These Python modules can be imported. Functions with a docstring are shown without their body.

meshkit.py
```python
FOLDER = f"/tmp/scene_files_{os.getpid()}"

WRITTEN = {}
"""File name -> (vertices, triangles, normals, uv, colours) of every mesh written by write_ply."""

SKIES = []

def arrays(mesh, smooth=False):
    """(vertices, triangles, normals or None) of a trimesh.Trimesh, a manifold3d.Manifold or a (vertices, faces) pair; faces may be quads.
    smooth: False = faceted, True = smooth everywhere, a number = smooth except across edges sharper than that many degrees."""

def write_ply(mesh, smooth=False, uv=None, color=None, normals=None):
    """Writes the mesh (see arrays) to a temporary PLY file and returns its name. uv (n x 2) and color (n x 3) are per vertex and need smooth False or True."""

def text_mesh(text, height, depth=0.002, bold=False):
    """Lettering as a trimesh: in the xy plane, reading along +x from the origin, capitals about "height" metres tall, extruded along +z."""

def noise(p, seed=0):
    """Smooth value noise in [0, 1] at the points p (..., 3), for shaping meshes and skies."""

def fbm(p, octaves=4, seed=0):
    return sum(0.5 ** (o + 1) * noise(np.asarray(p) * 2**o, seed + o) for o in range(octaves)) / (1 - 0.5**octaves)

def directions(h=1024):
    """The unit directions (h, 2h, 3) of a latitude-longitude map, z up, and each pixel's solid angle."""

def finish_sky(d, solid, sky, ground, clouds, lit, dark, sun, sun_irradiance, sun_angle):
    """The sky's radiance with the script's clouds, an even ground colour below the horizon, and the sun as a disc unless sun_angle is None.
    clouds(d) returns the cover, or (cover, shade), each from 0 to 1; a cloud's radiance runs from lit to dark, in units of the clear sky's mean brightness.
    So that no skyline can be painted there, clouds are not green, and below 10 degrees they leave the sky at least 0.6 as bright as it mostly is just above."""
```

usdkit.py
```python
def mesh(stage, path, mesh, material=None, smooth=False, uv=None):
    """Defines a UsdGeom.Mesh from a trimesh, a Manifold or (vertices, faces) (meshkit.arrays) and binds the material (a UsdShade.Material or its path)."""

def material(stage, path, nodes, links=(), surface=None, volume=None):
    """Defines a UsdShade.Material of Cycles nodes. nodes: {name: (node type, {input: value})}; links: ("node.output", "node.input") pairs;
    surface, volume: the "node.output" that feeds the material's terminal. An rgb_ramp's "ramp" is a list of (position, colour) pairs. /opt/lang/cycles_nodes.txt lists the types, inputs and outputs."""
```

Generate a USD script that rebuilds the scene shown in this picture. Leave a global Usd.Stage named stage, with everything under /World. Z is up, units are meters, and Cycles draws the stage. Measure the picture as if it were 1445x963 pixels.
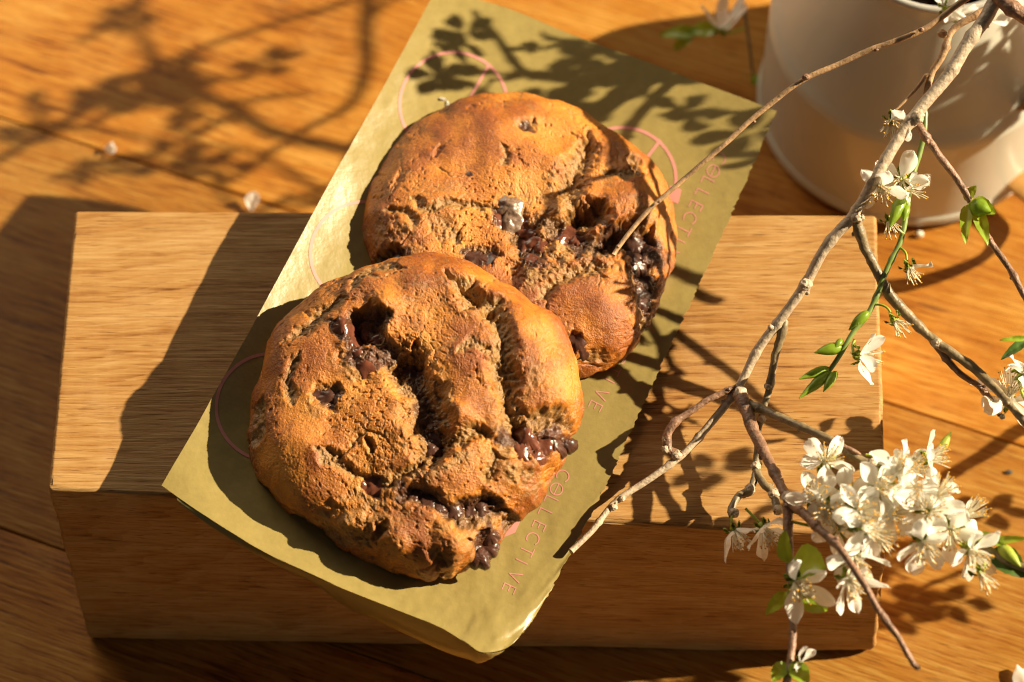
import math, random
import numpy as np, trimesh, usdkit, meshkit
from meshkit import fbm, noise
from pxr import Usd, UsdGeom, UsdLux, UsdShade, Gf, Sdf, Vt
from scipy.spatial import cKDTree
from scipy.interpolate import LinearNDInterpolator
import shapely
from shapely.geometry import LineString, Polygon, Point

T = Sdf.ValueTypeNames
stage = Usd.Stage.CreateInMemory()
UsdGeom.SetStageUpAxis(stage, UsdGeom.Tokens.z); UsdGeom.SetStageMetersPerUnit(stage, 1.0)
UsdGeom.Xform.Define(stage, '/World'); UsdGeom.Scope.Define(stage, '/World/Looks')
rnd = random.Random(7); R = np.random.default_rng(7)

# ---------------------------------------------------------------- camera (all measurements in cm, written in metres)
H = 7.2                                   # height of the wooden block
PITCH, DIST, FPX = math.radians(60), 90.0, 46.5 * 90
FW = np.array([0, math.cos(PITCH), -math.sin(PITCH)]); UP = np.array([0, math.sin(PITCH), math.cos(PITCH)]); RT = np.array([1.0, 0, 0])
CAM = np.array([0, 0, H + 1.0]) - FW * DIST
cam = UsdGeom.Camera.Define(stage, '/World/Camera')
FOCAL = 60.0
cam.CreateFocalLengthAttr(FOCAL); cam.CreateHorizontalApertureAttr(FOCAL * 1445 / FPX); cam.CreateVerticalApertureAttr(FOCAL * 963 / FPX)
cam.CreateClippingRangeAttr(Gf.Vec2f(0.01, 100))
m4 = Gf.Matrix4d(*RT, 0, *UP, 0, *(-FW), 0, *(CAM * 0.01), 1)
cam.AddTransformOp().Set(m4)
cam.CreateFStopAttr(5.0); cam.CreateFocusDistanceAttr(0.884); cam.CreateExposureAttr(1.22)

# ---------------------------------------------------------------- daylight
SUN_EL, SUN_AZ = math.radians(30), math.radians(10)          # from the right, slightly behind
SUN = np.array([math.cos(SUN_EL) * math.cos(SUN_AZ), math.cos(SUN_EL) * math.sin(SUN_AZ), math.sin(SUN_EL)])
SUN_I, SKY_I, WIN_I = 1.25, 0.05, 1.6
sun = UsdLux.DistantLight.Define(stage, '/World/Sun')
sun.CreateIntensityAttr(SUN_I); sun.CreateNormalizeAttr(True); sun.CreateAngleAttr(0.65); sun.CreateColorAttr(Gf.Vec3f(1.0, 0.86, 0.60))
zx = SUN; xx = np.cross([0, 0, 1.0], zx); xx /= np.linalg.norm(xx); yx = np.cross(zx, xx)
sun.AddTransformOp().Set(Gf.Matrix4d(*xx, 0, *yx, 0, *zx, 0, 0, 0, 0, 1))
dome = UsdLux.DomeLight.Define(stage, '/World/Sky')
sky_m = usdkit.material(stage, '/World/Looks/sky', {
    's': ('sky_texture', {'sky_type': 'single_scattering', 'sun_disc': False, 'sun_elevation': SUN_EL, 'sun_rotation': math.atan2(SUN[0], SUN[1])}),
    'w': ('mix_color', {'blend_type': 'multiply', 'fac': 1.0, 'b': (0.30, 0.21, 0.13), 'use_clamp': False}),
    'b': ('background_shader', {'strength': SKY_I})}, [('s.color', 'w.a'), ('w.result', 'b.color')], surface='b.background')
UsdShade.MaterialBindingAPI.Apply(dome.GetPrim()).Bind(sky_m)

# soft light of the window behind the table, to the left
win = UsdLux.RectLight.Define(stage, '/World/Window')
win.CreateWidthAttr(0.9); win.CreateHeightAttr(0.7); win.CreateNormalizeAttr(True); win.CreateIntensityAttr(WIN_I); win.CreateColorAttr(Gf.Vec3f(1.0, 0.84, 0.62))
wp = np.array([-0.75, 1.20, 0.78]); wz = wp - [0, 0, 0.05]; wz /= np.linalg.norm(wz); wx = np.cross([0, 0, 1.0], wz); wx /= np.linalg.norm(wx); wy = np.cross(wz, wx)
win.AddTransformOp().Set(Gf.Matrix4d(*wx, 0, *wy, 0, *wz, 0, *wp, 1))

# ---------------------------------------------------------------- helpers
def ray(x, y): return RT * (x - 722.5) / FPX + UP * (481.5 - y) / FPX + FW
def at(x, y, z):                          # where the sight line of a photo point meets height z
    v = ray(x, y); return CAM + v * ((z - CAM[2]) / v[2])
def topx(P):
    q = np.asarray(P) - CAM; w = q @ FW
    return np.stack([722.5 + FPX * (q @ RT) / w, 481.5 - FPX * (q @ UP) / w], -1)
def sunward(x, y, zrec, z):               # the point at height z that shades (x, y) on the level zrec
    P = at(x, y, zrec); return P + SUN * ((z - zrec) / SUN[2])
used = {}
def numbered(path):
    n = used.get(path, 0); used[path] = n + 1
    return path if n == 0 else f'{path}_{n:03d}'
BASE = {}
def tag(p, label=None, cat=None, group=None, kind=None):
    for k, v in (('label', label), ('category', cat), ('group', group), ('kind', kind)):
        if v: p.SetCustomDataByKey(k, v)
    return p
def thing(name, base, label, cat, group=None):
    path = numbered('/World/' + name); x = UsdGeom.Xform.Define(stage, path)
    x.AddTranslateOp().Set(Gf.Vec3d(*(np.asarray(base, float) * 0.01))); BASE[path] = np.asarray(base, float)
    return tag(x.GetPrim(), label, cat, group)
def origin(path):
    while path not in BASE: path = path.rpartition('/')[0]
    return BASE[path]
def arr(m):
    if isinstance(m, tuple): return np.asarray(m[0], float), np.asarray(m[1], int)
    if hasattr(m, 'to_mesh'):
        q = m.to_mesh(); return np.array(q.vert_properties[:, :3], float), np.array(q.tri_verts)
    return np.array(m.vertices, float), np.array(m.faces)
def part(name, m, mat, parent, smooth=True, mask=None, label=None):
    v, f = arr(m)
    if f.shape[1] == 4: f = np.vstack([f[:, [0, 1, 2]], f[:, [0, 2, 3]]])
    pp = str(parent.GetPath()) if parent is not None else '/World'
    path = numbered(pp + '/' + name)
    b = origin(path) if parent is not None else np.zeros(3)
    me = usdkit.mesh(stage, path, (( v - b) * 0.01, f), mat, smooth=smooth)
    if mask is not None:
        UsdGeom.PrimvarsAPI(me).CreatePrimvar('mask', T.Color3fArray, 'vertex').Set(Vt.Vec3fArray.FromNumpy(mask.astype(np.float32)))
    if label: tag(me.GetPrim(), label)
    return me.GetPrim()
def cat_mesh(ms):
    V, F, n = [], [], 0
    for m in ms:
        v, f = arr(m)
        if f.shape[1] == 4: f = np.vstack([f[:, [0, 1, 2]], f[:, [0, 2, 3]]])
        V.append(v); F.append(f + n); n += len(v)
    return np.vstack(V), np.vstack(F)
def grid_faces(a, b, wrap=False):
    i, j = np.meshgrid(np.arange(a - 1), np.arange(b if wrap else b - 1), indexing='ij'); k = (j + 1) % b
    return np.stack([i * b + j, (i + 1) * b + j, (i + 1) * b + k, i * b + k], -1).reshape(-1, 4)
def spline(P, n):
    P = np.asarray(P, float)
    if len(P) < 3: return np.array([P[0] + (P[-1] - P[0]) * t for t in np.linspace(0, 1, n)])
    from scipy.interpolate import PchipInterpolator
    d = np.r_[0, np.cumsum(np.linalg.norm(np.diff(P[:, :3], axis=0), axis=1))]
    return PchipInterpolator(d / d[-1], P)(np.linspace(0, 1, n))
def tube(P, rad, seg=10, rough=0.0, seed=0, taper_end=True, nodes=()):
    """A limb along P with radius rad (per point), bark unevenness and swollen nodes."""
    P = np.asarray(P, float); n = len(P); rad = np.broadcast_to(np.asarray(rad, float), (n,)).copy()
    L = np.r_[0, np.cumsum(np.linalg.norm(np.diff(P, axis=0), axis=1))]
    for (at_, amp, w) in nodes: rad *= 1 + amp * np.exp(-((L - at_) / w) ** 2)
    tg = np.gradient(P, axis=0); tg /= np.linalg.norm(tg, axis=1, keepdims=True) + 1e-9
    u = np.cross(tg[0], [0.3, 0.2, 1.0]); u /= np.linalg.norm(u); U = []
    for k in range(n):
        u = u - tg[k] * (u @ tg[k]); u /= np.linalg.norm(u); U.append(u.copy())
    U = np.array(U); W = np.cross(tg, U); th = np.linspace(0, 2 * np.pi, seg, endpoint=False)
    D = U[:, None] * np.cos(th)[None, :, None] + W[:, None] * np.sin(th)[None, :, None]
    rr = np.repeat(rad[:, None], seg, 1)
    if rough:
        Q = P[:, None] + D * rr[..., None]
        rr = rr * (1 + rough * (2 * fbm(Q * 3.0, 3, seed) - 1) + rough * 0.7 * (2 * noise(Q * 11.0, seed + 5) - 1))
    V = P[:, None] + D * rr[..., None]
    F = grid_faces(n, seg, True)
    V = np.vstack([V.reshape(-1, 3), P[0] - tg[0] * rad[0] * 0.3, P[-1] + tg[-1] * rad[-1] * (0.8 if taper_end else 0.2)])
    a, b = n * seg, n * seg + 1
    cap = [[a, (k + 1) % seg, k] for k in range(seg)] + [[b, (n - 1) * seg + k, (n - 1) * seg + (k + 1) % seg] for k in range(seg)]
    F = np.vstack([F[:, [0, 1, 2]], F[:, [0, 2, 3]], cap])[:, ::-1]
    return V, F
def blob(c, r, seed=0, amp=0.25, freq=2.0, sub=3, rot=None):
    m = trimesh.creation.icosphere(subdivisions=sub); v = np.array(m.vertices)
    v = v * (1 + amp * (2 * fbm(v * freq + seed * 7.3, 3, seed) - 1))[:, None] * np.asarray(r)
    if rot is not None: v = v @ np.asarray(rot).T
    return v + np.asarray(c), np.array(m.faces)

def mat(name, nodes, links, surface): return usdkit.material(stage, '/World/Looks/' + name, nodes, links, surface=surface)
def sphere_pos(): return ('geometry', {})

# ---------------------------------------------------------------- materials
def wood(name, angle, stops, fine, rough, spec, bump, offset=(0, 0, 0), coat=0.0, streak=1.0, saw=0.0):
    """Planed wood with the grain running along its local x after the turn by angle."""
    n = {'g': ('geometry', {}),
         'r': ('mapping', {'mapping_type': 'point', 'rotation': (0, 0, -angle), 'location': offset}),
         'm1': ('mapping', {'scale': (9.0, 150.0, 150.0)}), 'm2': ('mapping', {'scale': (55.0, 1000.0, 1000.0)}), 'm3': ('mapping', {'scale': (7.0, 22.0, 22.0)}),
         'warp': ('noise_texture', {'scale': 9.0, 'detail': 3.0}), 'wadd': ('vector_math', {'math_type': 'multiply_add', 'vector2': (0.02, 0.035, 0.035)}),
         'n1': ('noise_texture', {'scale': 1.0, 'detail': 6.0, 'roughness': 0.62, 'distortion': 0.6}),
         'n2': ('noise_texture', {'scale': 1.0, 'detail': 4.0, 'roughness': 0.6}),
         'n3': ('noise_texture', {'scale': 1.0, 'detail': 5.0, 'roughness': 0.6}),
         'x1': ('math', {'math_type': 'multiply', 'value2': 0.45}), 'x2': ('math', {'math_type': 'multiply_add', 'value2': fine}), 'x3': ('math', {'math_type': 'multiply_add', 'value2': 0.62}),
         'mw': ('mapping', {'scale': (0.10, 1.0, 1.0)}), 'wv': ('wave_texture', {'wave_type': 'bands', 'bands_direction': 'y', 'profile': 'saw', 'scale': 95.0, 'distortion': 7.0, 'detail': 4.0, 'detail_scale': 1.6, 'detail_roughness': 0.6}), 'xw': ('math', {'math_type': 'multiply_add', 'value2': 0.10}),
         'xo': ('math', {'math_type': 'subtract', 'value2': 0.16}), 'ramp': ('rgb_ramp', {'ramp': stops}),
         'wear': ('noise_texture', {'scale': 38.0, 'detail': 8.0, 'roughness': 0.72}), 'wc': ('map_range', {'from_min': 0.50, 'from_max': 0.78, 'to_min': 0.0, 'to_max': 0.55, 'clamp': True}),
         'worn': ('mix_color', {'blend_type': 'mix', 'b': tuple(np.minimum(np.array(stops[-1][1]) * (1.08, 1.12, 1.3), .9))}),
         'mp': ('mapping', {'scale': (110.0, 2300.0, 2300.0)}), 'np': ('noise_texture', {'scale': 1.0, 'detail': 2.0}), 'pc': ('map_range', {'from_min': 0.60, 'from_max': 0.72, 'to_min': 0.0, 'to_max': 0.75, 'clamp': True}),
         'pores': ('mix_color', {'blend_type': 'mix', 'b': stops[0][1]}),
         'wr': ('map_range', {'from_min': 0.3, 'from_max': 0.75, 'to_min': rough - 0.12, 'to_max': rough + 0.15}),
         'bh': ('math', {'math_type': 'multiply_add', 'value2': 0.35}),
         'bump': ('bump', {'strength': bump, 'distance': 0.0006}),
         'p': ('principled_bsdf', {'specular_ior_level': spec, 'coat_weight': coat, 'coat_roughness': 0.28})}
    l = [('g.position', 'r.vector'), ('g.position', 'warp.vector'), ('warp.color', 'wadd.vector1'), ('r.vector', 'wadd.vector3'),
         ('wadd.vector', 'm1.vector'), ('r.vector', 'm2.vector'), ('wadd.vector', 'm3.vector'),
         ('m1.vector', 'n1.vector'), ('m2.vector', 'n2.vector'), ('m3.vector', 'n3.vector'),
         ('n1.fac', 'x1.value1'), ('n2.fac', 'x2.value1'), ('x1.value', 'x2.value3'), ('n3.fac', 'x3.value1'), ('x2.value', 'x3.value3'), ('wadd.vector', 'mw.vector'), ('mw.vector', 'wv.vector'), ('wv.fac', 'xw.value1'), ('x3.value', 'xw.value3'), ('xw.value', 'xo.value1'), ('xo.value', 'ramp.fac'),
         ('r.vector', 'mp.vector'), ('mp.vector', 'np.vector'), ('np.fac', 'pc.value'), ('wear.fac', 'wc.value'), ('wc.result', 'worn.fac'), ('ramp.color', 'worn.a'), ('worn.result', 'pores.a'), ('pc.result', 'pores.fac'), ('pores.result', 'p.base_color'), ('g.position', 'wear.vector'), ('wear.fac', 'wr.value'), ('wr.result', 'p.roughness'),
         ('n1.fac', 'bh.value1'), ('n2.fac', 'bh.value3'), ('bh.value', 'bump.height'), ('bump.normal', 'p.normal')]
    if saw:                               # faint saw marks straight across the grain
        n.update({'ms': ('mapping', {'scale': (330.0, 14.0, 14.0)}), 'ns': ('noise_texture', {'scale': 1.0, 'detail': 2.0}), 'xs': ('math', {'math_type': 'multiply_add', 'value2': saw}), 'ss': ('math', {'math_type': 'subtract', 'value2': saw * 0.5})})
        l = [q for q in l if q != ('xo.value', 'ramp.fac')] + [('r.vector', 'ms.vector'), ('ms.vector', 'ns.vector'), ('ns.fac', 'xs.value1'), ('xo.value', 'xs.value3'), ('xs.value', 'ss.value1'), ('ss.value', 'ramp.fac')]
    return mat(name, n, l, 'p.BSDF')
TBL = math.radians(-20)
tstops = [(0.50, (0.12, 0.034, 0.006)), (0.58, (0.26, 0.086, 0.011)), (0.67, (0.405, 0.150, 0.019)), (0.77, (0.48, 0.205, 0.031)), (0.88, (0.58, 0.30, 0.065))]
table_mats = [wood(f'table_oak_{w}', TBL, [(a, tuple(np.array(c) * k * .84)) for a, c in tstops], 0.60, 0.46, 0.22, 0.5, (0.37 * i, 0.11 * i, 0), 0.03)
              for i, (w, k) in enumerate((('amber', (0.76, 0.77, 0.76)), ('honey', (0.99, 0.955, 0.87)), ('russet', (0.95, 0.88, 0.85)), ('golden', (1.04, 1.05, 1.0))))]
block_mat = wood('block_pine', 0.0, [(0.50, (0.11, 0.036, 0.007)), (0.57, (0.23, 0.093, 0.020)), (0.66, (0.325, 0.153, 0.041)), (0.77, (0.38, 0.200, 0.062)), (0.88, (0.43, 0.25, 0.092))], 0.60, 0.58, 0.22, 0.6, (1.7, 0.3, 0.2), 0.0, saw=0.06)

def simple(name, col, rough, spec=0.5, var=0.15, scale=300.0, bump=0.0, bscale=800.0, trans=0.0, dist=0.0004, sss=0.0, coat=0.0, tcol=None):
    n = {'g': ('geometry', {}), 'n': ('noise_texture', {'scale': scale, 'detail': 5.0, 'roughness': 0.6}),
         'ramp': ('rgb_ramp', {'ramp': [(0.3, tuple(np.array(col) * (1 - var))), (0.7, tuple(np.minimum(np.array(col) * (1 + var), 0.95)))]}),
         'p': ('principled_bsdf', {'roughness': rough, 'specular_ior_level': spec, 'coat_weight': coat, 'subsurface_weight': sss, 'subsurface_scale': 0.002, 'subsurface_radius': (1.0, 0.5, 0.25)})}
    l = [('g.position', 'n.vector'), ('n.fac', 'ramp.fac'), ('ramp.color', 'p.base_color')]
    if bump:
        n.update({'bn': ('noise_texture', {'scale': bscale, 'detail': 4.0}), 'b': ('bump', {'strength': bump, 'distance': dist})})
        l += [('g.position', 'bn.vector'), ('bn.fac', 'b.height'), ('b.normal', 'p.normal')]
    out = 'p.BSDF'
    if trans:
        n.update({'t': ('translucent_bsdf', {'color': tcol or col}), 'mx': ('mix_closure', {'fac': trans})})
        l += [('p.BSDF', 'mx.closure1'), ('t.BSDF', 'mx.closure2')]; out = 'mx.closure'
    return mat(name, n, l, out)
paper_mat = simple('kraft_paper', (0.282, 0.210, 0.068), 0.32, 0.5, 0.07, 400.0, 0.25, 700.0, 0.06, 0.0003)
print_mat = simple('pink_print', (0.52, 0.215, 0.18), 0.45, 0.3, 0.05, 500.0)
bark_mat = simple('grey_brown_bark', (0.46, 0.35, 0.24), 0.5, 0.5, 0.35, 700.0, 0.6, 900.0, dist=0.0006)
twig_mat = simple('tan_twig_bark', (0.40, 0.24, 0.12), 0.5, 0.4, 0.4, 350.0, 0.6, 1200.0)
red_mat = simple('red_brown_bark', (0.23, 0.120, 0.070), 0.45, 0.5, 0.45, 380.0, 0.8, 900.0, dist=0.0006)
olive_mat = simple('olive_bark', (0.20, 0.145, 0.075), 0.45, 0.5, 0.45, 380.0, 0.6, 900.0)
green_mat = simple('green_stem', (0.16, 0.22, 0.045), 0.4, 0.5, 0.25, 300.0)
lime_mat = simple('lime_green_calyx', (0.40, 0.46, 0.06), 0.45, 0.4, 0.2, 400.0, trans=0.25)
leaf_mat = simple('young_leaf', (0.24, 0.36, 0.025), 0.35, 0.5, 0.2, 250.0, 0.4, 500.0, trans=0.35, tcol=(0.42, 0.52, 0.03))
leaf_dark_mat = simple('dark_leaf', (0.07, 0.13, 0.025), 0.35, 0.5, 0.25, 250.0, 0.3, 500.0, trans=0.2)
petal_mat = simple('white_petal', (0.93, 0.91, 0.85), 0.55, 0.3, 0.03, 250.0, 0.25, 350.0, trans=0.48, tcol=(0.95, 0.93, 0.87))
filament_mat = simple('cream_filament', (0.85, 0.78, 0.60), 0.5, 0.3, 0.05, 300.0, trans=0.2)
anther_mat = simple('yellow_anther', (0.65, 0.34, 0.04), 0.6, 0.3, 0.25, 800.0)
jug_mat = simple('cream_enamel', (0.50, 0.48, 0.40), 0.30, 0.5, 0.03, 40.0, coat=0.35)
brass_mat = simple('golden_brown_handle', (0.40, 0.20, 0.05), 0.3, 0.6, 0.2, 200.0)
steel_mat = simple('grey_rim', (0.42, 0.40, 0.36), 0.35, 0.6, 0.1, 60.0)
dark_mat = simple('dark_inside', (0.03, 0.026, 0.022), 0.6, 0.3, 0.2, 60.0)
crumb_mat = simple('pale_crumb', (0.78, 0.72, 0.60), 0.6, 0.3, 0.1, 300.0, 0.3)
speck_mat = simple('dark_speck', (0.05, 0.045, 0.04), 0.6, 0.3, 0.2, 300.0)
choc_mat = simple('dark_chocolate', (0.065, 0.024, 0.014), 0.34, 0.5, 0.4, 500.0, 0.35, 700.0, dist=0.0005)
choc_melt_mat = simple('melted_chocolate', (0.13, 0.040, 0.021), 0.24, 0.5, 0.3, 350.0, 0.25, 600.0, dist=0.0005)
bloom_mat = simple('bloomed_chip', (0.20, 0.125, 0.085), 0.28, 0.6, 0.5, 900.0, 0.5, 900.0)

cookie_mat = mat('baked_dough', {
    'g': ('geometry', {}), 'a': ('attribute', {'attribute': 'mask'}), 'sep': ('separate_color', {'color_type': 'rgb'}),
    'n1': ('noise_texture', {'scale': 95.0, 'detail': 6.0, 'roughness': 0.6}), 'n2': ('noise_texture', {'scale': 1300.0, 'detail': 5.0, 'roughness': 0.75}),
    's1': ('math', {'math_type': 'multiply_add', 'value2': 0.55, 'value3': -0.27}), 's2': ('math', {'math_type': 'multiply_add', 'value2': 0.75}), 's3': ('math', {'math_type': 'add'}),
    'crust': ('rgb_ramp', {'ramp': [(0.20, (0.70, 0.360, 0.085)), (0.38, (0.63, 0.258, 0.042)), (0.56, (0.54, 0.182, 0.019)), (0.80, (0.27, 0.070, 0.009))]}),
    'dough': ('rgb_ramp', {'ramp': [(0.3, (0.17, 0.080, 0.022)), (0.7, (0.42, 0.225, 0.066))]}),
    'mx': ('mix_color', {'blend_type': 'mix'}), 'mc': ('mix_color', {'blend_type': 'mix', 'b': (0.065, 0.022, 0.012)}),
    'v': ('voronoi_texture', {'scale': 2400.0, 'feature': 'f1'}), 'n3': ('noise_texture', {'scale': 1300.0, 'detail': 6.0, 'roughness': 0.75}),
    'bh': ('math', {'math_type': 'multiply_add', 'value2': 0.35}), 'b': ('bump', {'strength': 1.0, 'distance': 0.00030}),
    'rr': ('map_range', {'from_min': 0.35, 'from_max': 0.7, 'to_min': 0.24, 'to_max': 0.50}), 'rc': ('math', {'math_type': 'multiply_add', 'value2': -0.18}),
    'p': ('principled_bsdf', {'specular_ior_level': 0.5, 'subsurface_weight': 0.0})},
    [('a.color', 'sep.color'), ('g.position', 'n1.vector'), ('g.position', 'n2.vector'), ('g.position', 'n3.vector'), ('g.position', 'v.vector'),
     ('n1.fac', 's1.value1'), ('n2.fac', 's2.value1'), ('s1.value', 's2.value3'), ('s2.value', 's3.value1'), ('sep.g', 's3.value2'), ('s3.value', 'crust.fac'), ('n2.fac', 'dough.fac'),
     ('crust.color', 'mx.a'), ('dough.color', 'mx.b'), ('sep.r', 'mx.fac'), ('mx.result', 'mc.a'), ('sep.b', 'mc.fac'), ('mc.result', 'p.base_color'),
     ('v.distance', 'bh.value1'), ('n3.fac', 'bh.value3'), ('bh.value', 'b.height'), ('b.normal', 'p.normal'), ('n2.fac', 'rr.value'), ('sep.b', 'rc.value1'), ('rr.result', 'rc.value3'), ('rc.value', 'p.roughness')], 'p.BSDF')

# ---------------------------------------------------------------- table of wide boards
j0, j1 = at(0, 165, 0), at(1445, 630, 0)
gd = (j1 - j0) / np.linalg.norm(j1 - j0); gn = np.array([-gd[1], gd[0], 0])
w_board = (j0 - at(0, 745, 0)) @ gn
table = thing('wooden_table', (0, 0, 0), 'amber oak table of wide boards under everything, with dark joints running across', 'table')
for k in range(-1, 5):
    lo, hi = k * w_board - w_board + 0.014, k * w_board - 0.014
    L, nx, ny = 75.0, 150, 24
    xs = np.linspace(-L, L, nx); e = 0.06
    prof = [(lo, -2.5), (lo, -e * 1.5), (lo + e * .35, -e * .45), (lo + e, 0)] + [(y, 0) for y in np.linspace(lo + e, hi - e, ny)[1:-1]] + [(hi - e, 0), (hi - e * .35, -e * .45), (hi, -e * 1.5), (hi, -2.5)]
    V = np.array([[j0 + gd * (x + 18) + gn * y + np.array([0, 0, z]) for y, z in prof] for x in xs])
    edge = np.array([min(abs(y - lo), abs(y - hi)) for y, z in prof])
    n = fbm(V.reshape(-1, 3) * np.array([.35, .35, 1]), 3, 40 + k).reshape(V.shape[:2])
    V[..., 2] += np.minimum(0, (n - 0.62) * 0.05)
    V[..., 2] -= (np.exp(-(edge / 0.12) ** 2) * 0.06 * (noise(V.reshape(-1, 3) * .8, k + 9).reshape(V.shape[:2]) > .45) * noise(V.reshape(-1, 3) * 2.2, k).reshape(V.shape[:2]))
    m = trimesh.Trimesh(V.reshape(-1, 3), np.vstack([grid_faces(len(xs), len(prof))[:, [0, 1, 2]], grid_faces(len(xs), len(prof))[:, [0, 2, 3]]]), process=False)
    if (m.face_normals[:, 2].mean() < 0): m.invert()
    part('plank', m, table_mats[k % 4], table, smooth=40)

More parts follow.
